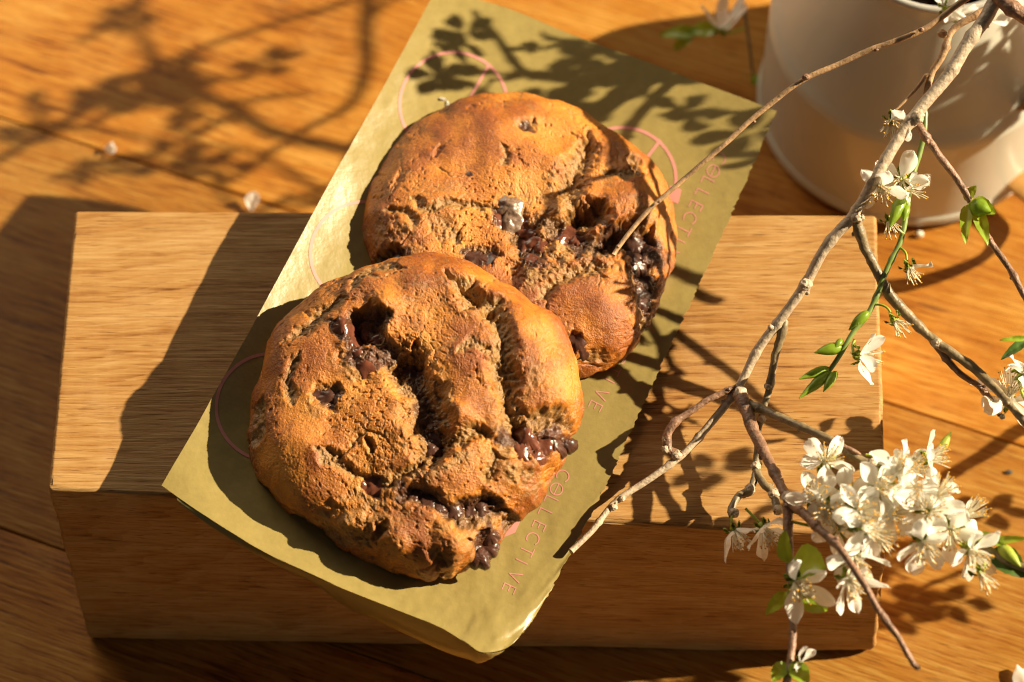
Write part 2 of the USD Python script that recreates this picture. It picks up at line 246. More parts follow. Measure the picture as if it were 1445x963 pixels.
# ---------------------------------------------------------------- wooden block
tb = [at(105, 297, H), at(1237, 303, H), at(1252, 760, H), at(68, 689, H + 0.2)]         # back left, back right, front right, front left
bb = [np.r_[tb[0][:2] + [0.2, 0], 0.04], np.r_[tb[1][:2] + [-0.1, 0], 0.04], at(1234, 921, 0.04), at(124, 903, 0.04)]
block = thing('wood_block', (0, 0, 0), 'thick rough sawn pale wooden block lying under the paper bag', 'block')
def rounded_block(tb, bb, nu=130, nv=60, nz=34, r=0.13):
    """Six-sided sawn timber as one closed skin: lofted corner to corner, its arrises eased and its faces uneven."""
    m = trimesh.creation.box(extents=(1, 1, 1)); 
    from itertools import product
    V, F, base = [], [], 0
    def lerp(u, v, w):
        a = tb[3] * (1 - u)[..., None] + tb[2] * u[..., None]; b = tb[0] * (1 - u)[..., None] + tb[1] * u[..., None]
        t = a * (1 - v)[..., None] + b * v[..., None]
        a = bb[3] * (1 - u)[..., None] + bb[2] * u[..., None]; b = bb[0] * (1 - u)[..., None] + bb[1] * u[..., None]
        q = a * (1 - v)[..., None] + b * v[..., None]
        return q * (1 - w)[..., None] + t * w[..., None]
    def ease(n, length):
        s = np.linspace(0, 1, n); k = r / length
        return np.unique(np.concatenate([s * (1 - 2 * k) + k, np.linspace(0, k, 7), 1 - np.linspace(0, k, 7)]))
    U, Vv, W = ease(nu, 25), ease(nv, 11), ease(nz, H)
    def face(A, B, f):
        nonlocal base
        a, b = np.meshgrid(A, B, indexing='ij'); p = f(a, b); V.append(p.reshape(-1, 3)); g = grid_faces(len(A), len(B)); F.append(g + base); base += p.shape[0] * p.shape[1]
    one, zero = lambda a: np.ones_like(a), lambda a: np.zeros_like(a)
    uvw = []
    def cube(fu):
        def f(a, b):
            u, v, w = fu(a, b); uvw.append(np.stack([u, v, w], -1).reshape(-1, 3)); return lerp(u, v, w)
        return f
    face(U, Vv, cube(lambda a, b: (a, b, one(a)))); face(Vv, U, cube(lambda a, b: (b, a, zero(a))))
    face(U, W, cube(lambda a, b: (a, zero(a), b))[0] if False else cube(lambda a, b: (a, zero(a), b))); face(W, U, cube(lambda a, b: (b, one(a), a)))
    face(Vv, W, cube(lambda a, b: (one(a), a, b))); face(W, Vv, cube(lambda a, b: (zero(a), b, a)))
    V = np.vstack(V); F = np.vstack(F); q = np.vstack(uvw)
    dims = np.array([25.0, 11.0, H]); h = dims / 2 - r
    c = (q - .5) * dims; inner = np.clip(c, -h, h); d = c - inner
    edge = (np.abs(d) > 1e-6).sum(1) >= 2
    nrm = np.linalg.norm(d, axis=1, keepdims=True); lim = np.abs(d).max(1, keepdims=True)
    c2 = inner + np.where(nrm > 0, d / np.maximum(nrm, 1e-9) * lim, 0)
    q2 = c2 / dims + .5
    P = lerp(q2[:, 0], q2[:, 1], q2[:, 2])
    ctr = np.array([-1.2, 0, H / 2]); 
    out = d / np.maximum(nrm, 1e-9)
    nz_ = fbm(P * np.array([.16, .9, .9]), 4, 3) - .5; nf = fbm(P * np.array([.6, 6, 6]), 3, 8) - .5; chips = np.clip(fbm(P * np.array([.7, 1.6, 1.6]), 3, 21) - .60, 0, 1)
    flat = (np.abs(out).max(1) > .99)
    side = (out[:, 2] < .5) & (out[:, 2] > -.5)
    rgh = np.where(side & (out[:, 1] < -.3), 1.0, 0.5)
    low = np.clip(1 - P[:, 2] / 2.6, 0, 1) * np.clip((P[:, 0] - 3) / 3, 0, 1) * (out[:, 1] < -.3)
    P = P + out * ((nz_ * .16 + nf * .07) * rgh + low * .30 * (fbm(P * np.array([.35, 2, 2]), 3, 77) - .42) - np.where(flat, 0, chips * .45))[:, None]
    m = trimesh.Trimesh(P, np.vstack([F[:, [0, 1, 2]], F[:, [0, 2, 3]]]), process=False); m.merge_vertices(digits_vertex=4)
    m.fix_normals(); return m
part('timber', rounded_block(tb, bb), block_mat, block, smooth=50)

# ---------------------------------------------------------------- paper bag: upper ply, lower ply, print
ZP = H + 0.25
def curve3(pts): return lambda n, c=np.array([at(x, y, ZP + z) for x, y, z in pts]): spline(c, n)
left = curve3([(615, -14, .9), (560, 88, 1.35), (450, 287, 1.65), (340, 489, 1.6), (228, 685, 1.4)])
top = curve3([(615, -14, .9), (692, 4, .6), (830, 58, .25), (960, 106, .25), (1095, 157, .5)])
right = curve3([(1095, 157, .5), (1040, 285, .2), (985, 405, .05), (915, 555, .05), (852, 690, .05), (800, 790, .02), (757, 868, .0), (735, 897, .1)])
bottom = curve3([(228, 685, 1.4), (300, 735, 1.3), (380, 782, 1.15), (470, 824, .95), (560, 860, .7), (620, 884, .55), (655, 905, .55), (682, 922, .5), (708, 919, .3), (735, 897, .1)])
NS, NT = 150, 200
S, TT_ = np.meshgrid(np.linspace(0, 1, NS), np.linspace(0, 1, NT), indexing='ij')
Lc, Rc, Tc, Bc = left(NT), right(NT), top(NS), bottom(NS)
def coons(a0, a1, b0, b1, L, Rr, Tp, Bt):
    return (a0[..., None] * L[None] + a1[..., None] * Rr[None] + b0[..., None] * Tp[:, None] + b1[..., None] * Bt[:, None]
            - (a0 * b0)[..., None] * L[0] - (a0 * b1)[..., None] * L[-1] - (a1 * b0)[..., None] * Rr[0] - (a1 * b1)[..., None] * Rr[-1])
paper = coons(1 - S, S, 1 - TT_, TT_, Lc, Rc, Tc, Bc)
lift = lambda C: np.c_[C[:, 2] - ZP]
zz = coons((1 - S) ** 4, S ** 6, (1 - TT_) ** 7, TT_ ** 9, lift(Lc), lift(Rc), lift(Tc), lift(Bc))[..., 0]
wr = fbm(np.stack([S * 7, TT_ * 9, S * 0], -1), 4, 5) - .5
amp = .09 + .34 * np.clip((TT_ - .72) / .28, 0, 1) * np.clip((S - .45) / .4, 0, 1) + .05 * (1 - S) ** 3
crease = np.abs(np.sin((S * 3.1 + TT_ * 1.7 + wr * .9) * 3)) ** .6
ZPAPER = ZP + zz + wr * amp + .10 * (crease - .6) * np.clip((TT_ - .8) / .2, 0, 1) * np.clip((S - .5) / .4, 0, 1) * (1 - S ** 8)
lim = np.where((paper[..., 1] > -6.0) & (paper[..., 1] < 5.4), H + 0.14, -9)     # the sheet lies on, never in, the block
paper[..., 2] = np.maximum(ZPAPER, lim)
bag = thing('paper_bag', (0, 0, 0), 'olive gold paper bag printed with pink circles and lettering, under both cookies', 'paper bag')
def sheet(P, thick=0.012):
    a, b = P.shape[:2]; V = P.reshape(-1, 3); F = grid_faces(a, b); F = np.vstack([F[:, [0, 1, 2]], F[:, [0, 2, 3]]])
    m = trimesh.Trimesh(V, F, process=False); vn = m.vertex_normals
    if vn[:, 2].mean() < 0: F = F[:, ::-1]; vn = -vn
    V2 = V - vn * thick; n = len(V)
    idx = np.arange(n).reshape(a, b); loop = np.r_[idx[0, :], idx[1:, -1], idx[-1, -2::-1], idx[-2:0:-1, 0]]; nx = np.roll(loop, -1)
    side = np.vstack([np.c_[loop, nx, nx + n], np.c_[loop, nx + n, loop + n]])
    M = trimesh.Trimesh(np.vstack([V, V2]), np.vstack([F, F[:, ::-1] + n, side]), process=False); M.fix_normals(); return M
jag = paper.copy()                                                             # torn, pinked right edge
jag[-1] += (R.random((NT, 1)) - .5) * .10 * np.array([1, .4, 0]) 
part('upper_ply', sheet(jag), paper_mat, bag, smooth=60)
flap_low = curve3([(255, 706, 1.25), (330, 762, .85), (400, 800, .5), (446, 822, .2), (484, 853, -.5), (567, 892, -.9), (640, 924, -1.15), (668, 933, -1.2), (681, 923, .2)])
nf = 70; up_ = spline(np.array(bottom(NS))[int(NS * .05):int(NS * .945)], nf); lo_ = flap_low(nf)
rows = []
for t in np.linspace(0, 1, 8): rows.append(up_ * (1 - t) + lo_ * t + np.array([0, -.12, 0]) * math.sin(math.pi * t) + np.array([0, 0, -.02]))
back = [lo_ * (1 - t) + np.c_[lo_[:, 0] + 1.2, lo_[:, 1] + 4.5, np.full(nf, H - .05)] * t for t in np.linspace(0, 1, 9)[1:6]]
part('lower_ply', sheet(np.array(rows + back)), paper_mat, bag, smooth=60)
pts = topx(paper.reshape(-1, 3)); to3 = LinearNDInterpolator(pts, paper.reshape(-1, 3))
pm = trimesh.Trimesh(paper.reshape(-1, 3), np.vstack([grid_faces(NS, NT)[:, [0, 1, 2]], grid_faces(NS, NT)[:, [0, 2, 3]]]), process=False)
pn = pm.vertex_normals * (1 if pm.vertex_normals[:, 2].mean() > 0 else -1); ton = LinearNDInterpolator(pts, pn)
def ink(shape):
    ms = []
    for g in getattr(shape, 'geoms', [shape]):
        if g.is_empty: continue
        v, f = trimesh.creation.triangulate_polygon(g, engine='earcut')
        v3, f = trimesh.remesh.subdivide_to_size(np.c_[v, np.zeros(len(v))], f, 4.0, max_iter=16)
        P, N = to3(v3[:, :2]), ton(v3[:, :2]); ok = ~np.isnan(P).any(1)
        f = f[ok[f].all(1)]
        if not len(f): continue
        m = trimesh.Trimesh(np.nan_to_num(P + N * .010), f, process=False)
        if m.face_normals[:, 2].mean() < 0: m.invert()
        ms.append(m)
    return cat_mesh(ms)
def arc(cx, cy, r, a0, a1): return [(cx + r * math.cos(math.radians(a)), cy - r * .97 * math.sin(math.radians(a))) for a in np.linspace(a0, a1, 60)]
def roundel(cx, cy, r, w=4.6, stroke=None, block_=None):
    s = LineString(arc(cx, cy, r, 0, 360)).buffer(w / 2)
    if stroke: s = s.union(LineString(stroke).buffer(w / 2, cap_style='flat'))
    if block_: s = s.union(Polygon(block_))
    return s
for s in (roundel(640, 148, 76, stroke=[(690, 92), (648, 165)]), roundel(513, 358, 75), roundel(383, 575, 78, stroke=None),
          roundel(878, 254, 76, stroke=[(932, 198), (900, 240)], block_=[(945, 262), (962, 268), (957, 288), (944, 284)]),
          roundel(672, 706, 62, block_=[(712, 716), (738, 727), (727, 752), (702, 762), (690, 745)])):
    part('printed_roundel', ink(s), print_mat, bag)
GL = {'C': [arc(.42, -.5, .5, 45, 315)], 'O': [arc(.46, -.5, .5, 0, 360), [(.05, .5), (.87, .5)]], 'L': [[(.1, 1), (.1, 0), (.62, 0)]], 'E': [[(.65, 1), (.1, 1), (.1, 0), (.65, 0)], [(.1, .5), (.58, .5)]],
      'T': [[(.0, 1), (.74, 1)], [(.37, 1), (.37, 0)]], 'I': [[(.2, 1), (.2, 0)]], 'V': [[(.0, 1), (.38, 0), (.76, 1)]]}
GL['C'] = [[(.42 + .5 * math.cos(math.radians(a)), .5 + .5 * math.sin(math.radians(a))) for a in np.linspace(48, 312, 30)]]
GL['O'] = [[(.46 + .5 * math.cos(math.radians(a)), .5 + .5 * math.sin(math.radians(a))) for a in np.linspace(0, 360, 40)], [(.0, .5), (.92, .5)]]
def lettering(x0, y0, x1, y1, h=17.5, w=1.5):
    d = np.array([x1 - x0, y1 - y0], float); L = np.linalg.norm(d); d /= L; u = np.array([d[1], -d[0]]); adv = L / 9.6; out = []
    for k, ch in enumerate('COLLECTIVE'):
        o = np.array([x0, y0]) + d * adv * k
        for st in GL[ch]: out.append(LineString([tuple(o + d * px * h * .95 + u * (py - .5) * h) for px, py in st]).buffer(w / 2))
    return shapely.union_all(out)
for q in ((797, 666, 716, 836), (920, 415, 838, 578), (1018, 218, 938, 380)):
    part('printed_lettering', ink(lettering(*q)), print_mat, bag)

# ---------------------------------------------------------------- cookies
def smooth01(x): x = np.clip(x, 0, 1); return x * x * (3 - 2 * x)
def seg_dist(P, line):
    best = np.full(len(P), 1e9); along = np.zeros(len(P)); n = len(line) - 1
    for k in range(n):
        a, b = line[k], line[k + 1]; ab = b - a; t = np.clip(((P - a) @ ab) / (ab @ ab + 1e-9), 0, 1)
        d = np.linalg.norm(P - (a + t[:, None] * ab), axis=1); m = d < best; best[m] = d[m]; along[m] = (k + t[m]) / n
    return best, along
def make_cookie(label, cpx, ztop_guess, Rc, Hc, tilt, tdir, zc, feats, seed, conv, outline):
    n = np.array([math.sin(tilt) * tdir[0], math.sin(tilt) * tdir[1], math.cos(tilt)])
    ex = np.array([1.0, 0, 0]); ex -= n * (ex @ n); ex /= np.linalg.norm(ex); ey = np.cross(n, ex); M = np.stack([ex, ey, n], 1)
    C0 = at(*cpx, zc + Hc * .45) - n * Hc * .45                             # centre of the underside
    def loc(x, y, lz=None):
        lz = Hc * .9 if lz is None else lz
        v = ray(x, y); o = C0 + n * lz; t = ((o - CAM) @ n) / (v @ n); return (M.T @ (CAM + v * t - C0))[:2]
    pr = np.array([(0, 1), (.35, .995), (.6, .965), (.76, .90), (.87, .78), (.945, .60), (.985, .42), (1.0, .28), (.985, .13), (.93, .03), (.85, 0.0), (.6, 0), (0, 0)])
    pr = spline(np.c_[pr, np.zeros(len(pr))], 900)[:, :2]; pr[:, 0] *= Rc; pr[:, 1] *= Hc
    cut = np.argmax((pr[:, 0] < Rc * .8) & (pr[:, 1] < .2)); prt = pr[:cut]
    L = np.r_[0, np.cumsum(np.linalg.norm(np.diff(prt, axis=0), axis=1))]; NR, NTH = 330, 760
    q = np.linspace(0.03, L[-1], NR); rr, zz = np.interp(q, L, prt[:, 0]), np.interp(q, L, prt[:, 1])
    tr, tz = np.gradient(rr, q), np.gradient(zz, q); nr, nz = -tz, tr; 
    th = np.linspace(0, 2 * np.pi, NTH, endpoint=False); ct, st = np.cos(th), np.sin(th)
    wob = 1 + .045 * (fbm(np.stack([ct * 1.4 + 5, st * 1.4, 0 * ct + seed], -1), 3, seed) - .5) * 2
    ol = np.array([loc(*conv(*p), Hc * .34) for p in outline]); oa = np.arctan2(ol[:, 1], ol[:, 0]); o_ = np.argsort(oa); orr = np.linalg.norm(ol, axis=1)[o_] / Rc
    oa = oa[o_]; wob = np.interp(np.mod(th + np.pi, 2 * np.pi) - np.pi, np.r_[oa - 2 * np.pi, oa, oa + 2 * np.pi], np.tile(orr, 3)); ker = np.hanning(31); ker /= ker.sum()
    wob = np.convolve(np.r_[wob[-15:], wob, wob[:15]], ker, 'valid') * (1 + .012 * (fbm(np.stack([ct * 6, st * 6, 0 * ct + seed], -1), 2, seed) - .5) * 2)
    P = np.stack([rr[:, None] * ct * wob, rr[:, None] * st * wob, np.repeat(zz[:, None], NTH, 1)], -1).reshape(-1, 3)
    N = np.stack([nr[:, None] * ct, nr[:, None] * st, np.repeat(nz[:, None], NTH, 1)], -1).reshape(-1, 3)
    xy = P[:, :2]; topm = smooth01((N[:, 2] + .15) / .5)
    under = smooth01((-N[:, 2] - .2) / .4)
    off = seed * 13.7
    big = fbm(P * .55 + off, 2, seed) - .5; mid = fbm(P * 1.35 + off, 2, seed + 3) - .5; fine = fbm(P * 7 + off, 3, seed + 6) - .5; grit = fbm(P * 22 + off, 2, seed + 9) - .5
    D = big * .32 * (1 - under) * (1 - .5 * smooth01(.4 - N[:, 2])) + mid * .17 + fine * .020 + grit * .007
    # folded, lumpy side
    sidem = 1 - np.clip(N[:, 2] * 1.3, 0, 1)
    D += sidem * (1 - under) * (.30 * (fbm(P * np.array([.9, .9, 2.2]) + off, 3, seed + 12) - .5) - .10 * np.clip(1 - np.abs(fbm(P * np.array([.7, .7, 1.6]) + 3 + off, 3, seed + 15) - .5) / .03, 0, 1))
    inner = np.zeros(len(P)); choc = np.zeros(len(P)); tone = (fbm(P * .8 + 3 + off, 3, seed + 20) - .5) * .9 + sidem * .30
    warp = np.stack([fbm(P * 2.2 + 11 + off, 4, seed + 30), fbm(P * 2.2 + 37 + off, 4, seed + 31)], -1) - .5
    wfine = np.stack([noise(P * 9 + 5, seed + 32), noise(P * 9 + 51, seed + 33)], -1) - .5
    Q = xy + warp * .42 + wfine * .07
    # crackled crust: cells, open only where the surface tore while baking
    cr = np.random.default_rng(seed + 1); cells = cr.uniform(-Rc * 1.1, Rc * 1.1, (int(80), 2)); d2 = cKDTree(cells).query(Q, k=2)[0]
    tear = np.clip((fbm(P * .75 + 21 + off, 2, seed + 40) - .56) / .16, 0, 1); gap = (d2[:, 1] - d2[:, 0])
    ck = smooth01(1 - gap / (.02 + .13 * tear) + (fbm(P * 6, 3, seed + 44) - .5) * 1.6) * tear * topm
    cells2 = cr.uniform(-Rc * 1.1, Rc * 1.1, (1500, 2)); e2 = cKDTree(cells2).query(xy + warp * .25 + wfine * .05, k=2)[0]; tear2 = np.clip((fbm(P * 1.1 + 71, 3, seed + 43) - .50) / .12, 0, 1)
    ck2 = smooth01(1 - (e2[:, 1] - e2[:, 0]) / .06 + (noise(P * 9, seed + 45) - .5)) * tear2 * topm
    D -= ck * .08 + ck2 * .016; inner = np.maximum(inner, np.maximum(ck * .8, ck2 * .5))
    # pores
    por = np.clip((noise(P * 11 + off, seed + 50) - .74) / .12, 0, 1) * np.clip((fbm(P * .9 + 91, 2, seed) - .42) / .15, 0, 1); D -= por * .04 * (1 - under)
    gpts = cr.uniform(-Rc * 1.1, Rc * 1.1, (5200, 2)); gh = cr.uniform(.2, 1.0, 5200); gd_, gi = cKDTree(gpts).query(xy + warp * .2); crumb = np.clip(1 - (gd_ / .12) ** 2, 0, 1) * gh[gi]
    spts = cr.uniform(-Rc * 1.05, Rc * 1.05, (42000, 2)); sd_, si = cKDTree(spts).query(xy + wfine * .03); D += .013 * (1 - under) * np.clip(1 - (sd_ / .034) ** 2, 0, 1) * cr.uniform(0, 1, 42000)[si]
    D += (ck * .02) * crumb
    tone += cr.uniform(-.14, .14, 80)[cKDTree(cells).query(Q)[1]] * topm * .8 + np.clip(big * 1.1 + mid * .9, -.16, .30) * .85
    for ft in feats:
        kind, px = ft[0], ft[1]; line = np.array([loc(*conv(*p)) for p in px]); w, dep = ft[2] * 1.12, ft[3]; inn = ft[4] if len(ft) > 4 else .9
        lo_, hi_ = line.min(0) - w * 3 - .6, line.max(0) + w * 3 + .6; s = np.where(((xy > lo_) & (xy < hi_)).all(1) & (N[:, 2] > -.1))[0]
        if not len(s): continue
        if kind == 'crack':
            if len(line) == 1: line = np.vstack([line, line + .01])
            d, a = seg_dist(Q[s], line); ends = np.minimum(1, np.minimum(a, 1 - a) * 5 + .35)
            ww = w * ends * (.65 + .8 * noise(P[s] * 1.9, seed + 60)); d = np.maximum(0, d + w * (.55 * (fbm(P[s] * 2.6 + 5, 3, seed + 64) - .5) + .50 * (fbm(P[s] * 7.5, 3, seed + 65) - .5))); c = np.exp(-1.5 * (d / ww) ** 2)
            D[s] -= c * dep * .74 * ends * (.8 + .8 * mid[s]); D[s] += np.exp(-((d - ww * 1.2) / (w * .6)) ** 2) * dep * .10 * (1 - c)
            inner[s] = np.maximum(inner[s], smooth01((1.15 - d / ww) * 1.5) * inn)
            if len(ft) > 5: choc[s] = np.maximum(choc[s], smooth01((1.0 - d / ww + (fine[s]) * 1.2) * 1.8) * ft[5])
            D[s] += c * ends * (.06 * (fbm(P[s] * 3.8, 3, seed + 61) - .5) * 2 + .06 * (fbm(P[s] * 10, 2, seed + 66) - .5) * 2)
        elif kind == 'bump':
            if len(line) == 1: line = np.vstack([line, line + .01])
            d, a = seg_dist(xy[s] + warp[s] * .3, line); D[s] += dep * np.exp(-(d / w) ** 2); 
        elif kind == 'smear':
            d, a = seg_dist(Q[s], line if len(line) > 1 else np.vstack([line, line + .01])); c = smooth01((1.1 - d / w + (fbm(P[s] * 2.8, 3, seed + 70) - .5) * 2.2) * 1.6); choc[s] = np.maximum(choc[s], c * inn); D[s] -= c * dep
        elif kind == 'rough':
            d, a = seg_dist(Q[s], line if len(line) > 1 else np.vstack([line, line + .01])); c = smooth01((1 - d / w) * 1.4)
            D[s] += c * dep * (fbm(P[s] * 3.6, 4, seed + 62) - .5) * 2; inner[s] = np.maximum(inner[s], c * inn * smooth01((fbm(P[s] * 3.1, 3, seed + 63) - .38) / .2))
    D += inner * (1 - .7 * choc) * topm * (.046 * (crumb - .3) + .035 * (fbm(P * 6 + 3, 2, seed + 80) - .5))
    V = P + N * D[:, None]
    V[:, 2] = np.maximum(V[:, 2], 0.0)
    F = grid_faces(NR, NTH, True); F = np.vstack([F[:, [0, 1, 2]], F[:, [0, 2, 3]]])
    V = np.vstack([V, V[:NTH].mean(0), [0, 0, 0.02]]); c0, c1 = len(V) - 2, len(V) - 1; k = np.arange(NTH); k1 = (k + 1) % NTH
    F = np.vstack([F, np.c_[np.full(NTH, c0), k, k1], np.c_[np.full(NTH, c1), (NR - 1) * NTH + k1, (NR - 1) * NTH + k]])
    m = trimesh.Trimesh(V, F, process=False)
    if m.face_normals[:1000, 2].mean() < 0: F = F[:, ::-1]
    mask = np.clip(np.c_[inner, .5 + tone * .55 - .26, choc], 0, 1); mask = np.vstack([mask, mask[:1], mask[:1]])
    wv = V @ M.T + C0
    t = thing('cookie', C0, label, 'cookie', None)
    part('baked_body', (wv, F), cookie_mat, t, mask=mask)
    tree = cKDTree(V[:, :2][N_up(N, 2)]) if False else None
    upv = np.where(np.r_[N[:, 2] > .1, False, False])[0]; tr_ = cKDTree(V[upv, :2])
    def put(x, y, lift=0.0, k=6):
        p = loc(*conv(x, y)); d, i = tr_.query(p, k=k); return p, V[upv[i], 2].mean() + lift
    def pool(p, r, h, sd):
        """An irregular lump of chocolate that lies in the dough and follows it."""
        nr_, nt_ = 22, 64; rho = np.linspace(0, 1, nr_); a = np.linspace(0, 2 * np.pi, nt_, endpoint=False); g = np.random.default_rng(sd)
        ca, sa = np.cos(a), np.sin(a); edge = 1 + .55 * (fbm(np.stack([ca * 1.3 + sd * 3.1, sa * 1.3, 0 * ca], -1), 3, sd) - .5) * 2
        st_, an = g.uniform(.7, 1.0), g.uniform(0, np.pi); x = rho[:, None] * r * edge * ca; y = rho[:, None] * r * edge * sa * st_
        x, y = x * math.cos(an) - y * math.sin(an) + p[0], x * math.sin(an) + y * math.cos(an) + p[1]
        d, ix = tr_.query(np.stack([x, y], -1).reshape(-1, 2), k=160); zb = V[upv[ix], 2].mean(1).reshape(x.shape); zb = .5 * zb + .5 * zb.min(0, keepdims=True).mean()
        q3 = np.stack([x, y, zb * 0], -1); nz_ = fbm(q3 * 2.4 + sd, 2, sd + 1) - .5
        z = zb + h * (1 - rho[:, None] ** 2.2) - .14 * rho[:, None] ** 5 + nz_ * .15 * (1 - rho[:, None] ** 3)
        top = np.stack([x, y, z], -1); bot = top[-1] - [0, 0, .10]
        Vv = np.vstack([top.reshape(-1, 3), bot, bot.mean(0)]); Ff = grid_faces(nr_ + 1, nt_, True); Ff = np.vstack([Ff[:, [0, 1, 2]], Ff[:, [0, 2, 3]]]); k = np.arange(nt_)
        Ff = np.vstack([Ff, np.c_[np.full(nt_, len(Vv) - 1), nr_ * nt_ + (k + 1) % nt_, nr_ * nt_ + k]])
        return Vv, Ff
    def chunk(pts_, r, lift, mt, sd, amp=.28, name='chocolate_chunk', flat=.34):
        ms = []
        for j, pxy in enumerate(pts_):
            rj = r if np.ndim(r) == 0 else r[j]; v, f = pool(loc(*conv(*pxy)), rj * 1.55, lift * .55 + .03, sd * 7 + j + seed); ms.append((v @ M.T + C0, f))
        return part(name, cat_mesh(ms), mt, t)
    return t, chunk
c1 = lambda x, y: (340 + x * .5192, 330 + y * .5192)
front_feats = [
    ('bump', [(130, 600)], 1.3, .25), ('bump', [(620, 380)], 1.0, .22), ('bump', [(800, 260), (850, 400)], .75, .32), ('bump', [(390, 520)], 1.1, .25), ('bump', [(600, 640)], .7, .22), ('bump', [(480, 120)], 1.0, .15),
    ('bump', [(770, 690)], .6, .25), ('bump', [(570, 835)], .5, .45), ('bump', [(420, 830)], .42, .35), ('bump', [(300, 790)], .4, .25), ('bump', [(500, 880)], .4, .25), ('bump', [(600, 500)], .35, .28),
    ('crack', [(310, 225), (350, 250), (400, 240)], .55, .85, .8, .75), ('smear', [(275, 255), (300, 300), (340, 350), (400, 320)], .34, .03), ('smear', [(470, 390), (510, 530), (530, 590)], .26, .02, .8), ('smear', [(740, 560), (800, 560), (870, 550)], .38, .04), ('smear', [(450, 705), (520, 735), (600, 750), (690, 730)], .24, .03), ('smear', [(665, 790), (655, 850)], .25, .03), ('smear', [(365, 685)], .3, .02), ('smear', [(235, 445)], .3, .02), ('bump', [(395, 195)], .30, .26), ('bump', [(400, 245)], .2, .2), ('crack', [(330, 290), (300, 275)], .35, .65, .8, .9),
    ('crack', [(370, 300), (430, 340), (470, 390), (500, 450), (510, 520), (520, 590), (510, 640)], .52, .72, .95, .25),
    ('crack', [(440, 330), (480, 370)], .5, .5, .9, .5),
    ('crack', [(560, 105), (610, 150), (680, 190), (700, 260), (712, 330), (716, 400), (728, 470), (745, 540), (760, 600)], .34, .58, 1.0),
    ('crack', [(600, 140), (640, 200)], .3, .3, .9),
    ('crack', [(745, 555), (790, 520), (850, 495), (885, 510)], .38, .42, .9, .2), ('crack', [(780, 590), (850, 560)], .3, .45, .9, .6),
    ('crack', [(440, 700), (510, 725), (570, 752), (640, 740), (700, 720)], .26, .42, .9, .8), ('crack', [(570, 770), (650, 765), (720, 735)], .25, .38, .9, .6),
    ('crack', [(330, 690), (390, 680)], .32, .30, .8, .4), ('crack', [(190, 440), (270, 440)], .30, .26, .7, .2),
    ('crack', [(350, 560), (358, 600)], .10, .28), ('crack', [(200, 590), (260, 620), (310, 660), (400, 680), (470, 650), (520, 620)], .15, .22),
    ('crack', [(520, 545), (570, 570), (620, 545), (680, 560)], .22, .32), ('crack', [(520, 640), (560, 580)], .2, .3), ('crack', [(690, 600), (670, 680)], .2, .2),
    ('crack', [(290, 150), (350, 90), (430, 80)], .16, .14), ('crack', [(590, 330), (640, 300), (690, 330)], .16, .16), ('crack', [(700, 210), (650, 240)], .14, .18),
    ('crack', [(160, 330), (130, 400), (140, 470)], .16, .14), ('crack', [(120, 290), (200, 230), (280, 170)], .2, .22),
    ('crack', [(370, 790), (390, 810)], .22, .35, .8), ('crack', [(520, 850), (545, 870)], .28, .42, .6), ('crack', [(640, 800), (660, 850)], .28, .40, .8, .8),
    ('crack', [(100, 740), (200, 790), (300, 800), (350, 830)], .22, .25, .6), ('crack', [(60, 440), (50, 560)], .18, .2),
    ('rough', [(480, 560), (540, 500), (500, 420)], .8, .14, .9), ('rough', [(720, 560), (760, 640)], .7, .13, .8), ('rough', [(250, 760), (380, 740)], .7, .12, .7), ('rough', [(300, 330), (330, 370)], .7, .12, .7),
    ('rough', [(450, 690), (600, 600)], .5, .12, .8), ('rough', [(640, 200), (820, 420)], .45, .06, .5), ('rough', [(700, 780), (560, 880)], .5, .1, .5)]
out1 = [(40,600),(35,500),(50,400),(60,310),(110,240),(180,180),(260,120),(340,85),(440,68),(540,68),(640,85),(720,125),(790,185),(850,250),(900,330),(920,420),(925,490),(895,570),(880,620),(830,670),(760,730),(710,790),(680,850),(620,890),(540,910),(440,920),(360,895),(290,860),(200,800),(120,740),(60,660)]
out2 = [(45,480),(55,380),(85,290),(150,200),(250,130),(380,70),(480,55),(580,50),(680,75),(760,120),(850,190),(930,240),(990,320),(1020,430),(1015,520),(985,640),(960,700),(900,790),(820,880),(740,905),(600,930),(400,880),(200,750),(90,620)]
TILT = math.radians(13)
ck1, chunk1 = make_cookie('front chocolate chip cookie, leaning on the other cookie, nearest the camera', (589, 586), 0, 4.90, 1.95, TILT, np.array([-.30, -.954]), ZP + 1.05, front_feats, 4, c1, out1)
chunk1([(340, 270), (365, 285)], [.24, .2], .12, choc_melt_mat, 1, .35)
chunk1([(275, 260), (300, 295)], [.30, .2], .22, choc_melt_mat, 12)
chunk1([(325, 335), (340, 365)], .26, .02, choc_melt_mat, 5)
chunk1([(240, 445), (210, 440), (268, 452)], [.32, .24, .2], .10, choc_mat, 8, .35, flat=.5)
chunk1([(365, 685), (340, 690)], [.34, .24], .12, choc_melt_mat, 9, .3)
chunk1([(780, 555), (820, 560), (760, 590), (800, 600)], [.34, .3, .26, .22], .22, choc_melt_mat, 14, .35)
chunk1([(850, 560), (880, 550)], [.24, .2], .2, choc_mat, 21)
chunk1([(470, 715), (510, 730), (540, 745), (580, 752), (620, 750), (650, 742)], [.16, .2, .18, .22, .2, .2], .10, choc_mat, 30, .4, 'chocolate_streak')
chunk1([(520, 585), (530, 560)], .22, .1, choc_mat, 41)
chunk1([(660, 830), (645, 860), (670, 800)], [.26, .22, .2], .12, choc_mat, 44)
chunk1([(480, 385), (455, 365)], [.3, .24], .08, choc_mat, 47)
c2 = lambda x, y: (490 + x * .4570, 110 + y * .4570)
